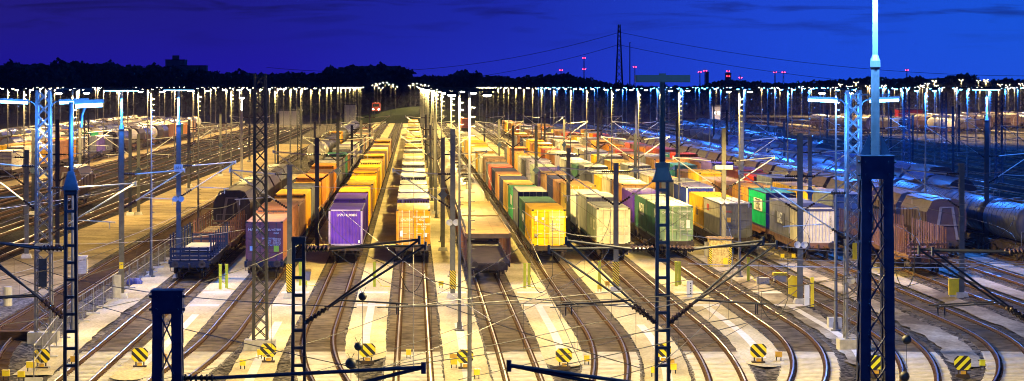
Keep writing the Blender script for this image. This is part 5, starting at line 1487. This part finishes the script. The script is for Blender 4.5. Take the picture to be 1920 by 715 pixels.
# locomotive on the hump
Y = 1026.; X = (705-VX)*Y/F; r = empty('locomotive', (X,Y,5.2*math.exp(-((X-2)/20.)**2)-.1)); mb = MB()
mb.hexa([(-1.5,0,1.),(1.5,0,1.),(1.5,16,1.),(-1.5,16,1.),(-1.35,.5,3.9),(1.35,.5,3.9),(1.35,16,3.9),(-1.35,16,3.9)]); mb.build('body', P['red'], r)
mb = MB(); mb.box(-1.1,1.1,.15,.33,2.6,3.5); mb.build('windscreen', M['black'], r)
for s in (-1,1):
    mb = MB(); mb.lathe((s*.95,-.02,1.6),(0,-1,0),[(0,.2),(.05,.16),(.07,.01)],10); mb.build('headlight', M['lens_white'], r)
mb = MB(); bogie(mb, 3.); bogie(mb, 13.); mb.build('bogie', [M['wagonframe'],M['wheel']], r); tag(r, 'red locomotive with lit headlights on the far hump', 'locomotive')

# ------------------------------------------------------------------ sky (world) : deep blue dusk with streaks of cloud
wd = bpy.data.worlds.new('World'); sc.world = wd; wd.use_nodes = True
nt = wd.node_tree; L = nt.links.new; bg = nt.nodes['Background']
tc = N(nt,'ShaderNodeTexCoord'); sx = N(nt,'ShaderNodeSeparateXYZ'); L(tc.outputs['Generated'], sx.inputs[0])
az = N(nt,'ShaderNodeMath', operation='ARCTAN2'); L(sx.outputs['X'], az.inputs[0]); L(sx.outputs['Y'], az.inputs[1])
mr = N(nt,'ShaderNodeMapRange'); mr.inputs[1].default_value=-.16; mr.inputs[2].default_value=.22; L(az.outputs[0], mr.inputs[0])
def ramp(stops):
    c = N(nt,'ShaderNodeValToRGB'); e = c.color_ramp.elements
    while len(e) < len(stops): e.new(.5)
    for el, (p, cc) in zip(e, stops): el.position = p; el.color = rgb(cc)
    return c
def s2l(r_, g_, b_): return tuple((v/255/12.92 if v/255 <= .04045 else ((v/255+.055)/1.055)**2.4) for v in (r_,g_,b_))
lo_ = ramp([(0,s2l(28,20,150)),(.3,s2l(34,26,164)),(.55,s2l(34,52,196)),(.8,s2l(30,78,224)),(1,s2l(32,86,226))])
hi_ = ramp([(0,s2l(36,28,126)),(.25,s2l(32,28,138)),(.5,s2l(30,42,172)),(.75,s2l(32,74,218)),(1,s2l(24,88,225))])
L(mr.outputs[0], lo_.inputs[0]); L(mr.outputs[0], hi_.inputs[0])
el = N(nt,'ShaderNodeMapRange'); el.inputs[1].default_value=.0; el.inputs[2].default_value=.03; el.interpolation_type='SMOOTHSTEP'; L(sx.outputs['Z'], el.inputs[0])
mx = N(nt,'ShaderNodeMix', data_type='RGBA'); L(el.outputs[0], mx.inputs[0]); L(lo_.outputs[0], mx.inputs[6]); L(hi_.outputs[0], mx.inputs[7])
cb = N(nt,'ShaderNodeCombineXYZ'); mA = N(nt,'ShaderNodeMath', operation='MULTIPLY'); mA.inputs[1].default_value=16; L(az.outputs[0], mA.inputs[0]); mZ = N(nt,'ShaderNodeMath', operation='MULTIPLY'); mZ.inputs[1].default_value=150; L(sx.outputs['Z'], mZ.inputs[0])
L(mA.outputs[0], cb.inputs[0]); L(mZ.outputs[0], cb.inputs[1])
no = N(nt,'ShaderNodeTexNoise'); no.inputs['Scale'].default_value=1.5; no.inputs['Detail'].default_value=7; no.inputs['Roughness'].default_value=.55; no.inputs['Distortion'].default_value=.6; L(cb.outputs[0], no.inputs['Vector'])
cl = N(nt,'ShaderNodeMapRange'); cl.inputs[1].default_value=.5; cl.inputs[2].default_value=.7; L(no.outputs['Fac'], cl.inputs[0])
ch = N(nt,'ShaderNodeMapRange'); ch.inputs[1].default_value=.012; ch.inputs[2].default_value=.028; ch.inputs[4].default_value=.8; L(sx.outputs['Z'], ch.inputs[0])
cm = N(nt,'ShaderNodeMath', operation='MULTIPLY'); L(cl.outputs[0], cm.inputs[0]); L(ch.outputs[0], cm.inputs[1])
m2 = N(nt,'ShaderNodeMix', data_type='RGBA'); L(cm.outputs[0], m2.inputs[0]); L(mx.outputs[2], m2.inputs[6]); m2.inputs[7].default_value = rgb(s2l(20,16,66))
zd = N(nt,'ShaderNodeMapRange'); zd.inputs[1].default_value=.06; zd.inputs[2].default_value=.5; zd.inputs[3].default_value=1.; zd.inputs[4].default_value=.16; L(sx.outputs['Z'], zd.inputs[0])
L(m2.outputs[2], bg.inputs['Color']); L(zd.outputs[0], bg.inputs['Strength'])

# ------------------------------------------------------------------ night air
HAZE = .00005
if HAZE:
    hm = bpy.data.materials.new('night_haze'); hm.use_nodes = True; t_ = hm.node_tree; t_.nodes.clear()
    ou = t_.nodes.new('ShaderNodeOutputMaterial'); pv = t_.nodes.new('ShaderNodeVolumePrincipled'); t_.links.new(pv.outputs[0], ou.inputs['Volume'])
    pv.inputs['Color'].default_value = (.5,.5,1,1); pv.inputs['Density'].default_value = HAZE; pv.inputs['Anisotropy'].default_value = .45
    mb = MB(); mb.box(-520,620,-30,2000,-1.3,75); o = mb.build('haze', hm); tag(o, 'thin blue night haze over the whole yard', None, None, 'stuff')
# ------------------------------------------------------------------ camera and render settings
cd = bpy.data.cameras.new('camera'); cam = bpy.data.objects.new('camera', cd); col.objects.link(cam)
cam.location = (0,0,H); cam.rotation_euler = (R(90),0,0)
cd.sensor_width = 36; cd.lens = 36*F/1920; cd.shift_x = (960-VX)/1920; cd.shift_y = -(357.5-VY)/1920
cd.clip_start = 1; cd.clip_end = 9000
sc.camera = cam
for o in list(bpy.data.objects):
    if '_used' in o: del o['_used']
sc.render.engine = 'CYCLES'
sc.cycles.use_denoising = True
sc.cycles.use_light_tree = True; sc.cycles.filter_width = 1.05
sc.cycles.volume_bounces = 0; sc.cycles.max_bounces = 4; sc.cycles.diffuse_bounces = 1; sc.cycles.glossy_bounces = 2
sc.cycles.sample_clamp_indirect = 4; sc.cycles.sample_clamp_direct = 0
sc.view_settings.view_transform = 'Standard'; sc.view_settings.look = 'None'; sc.view_settings.exposure = 0; sc.view_settings.gamma = 1
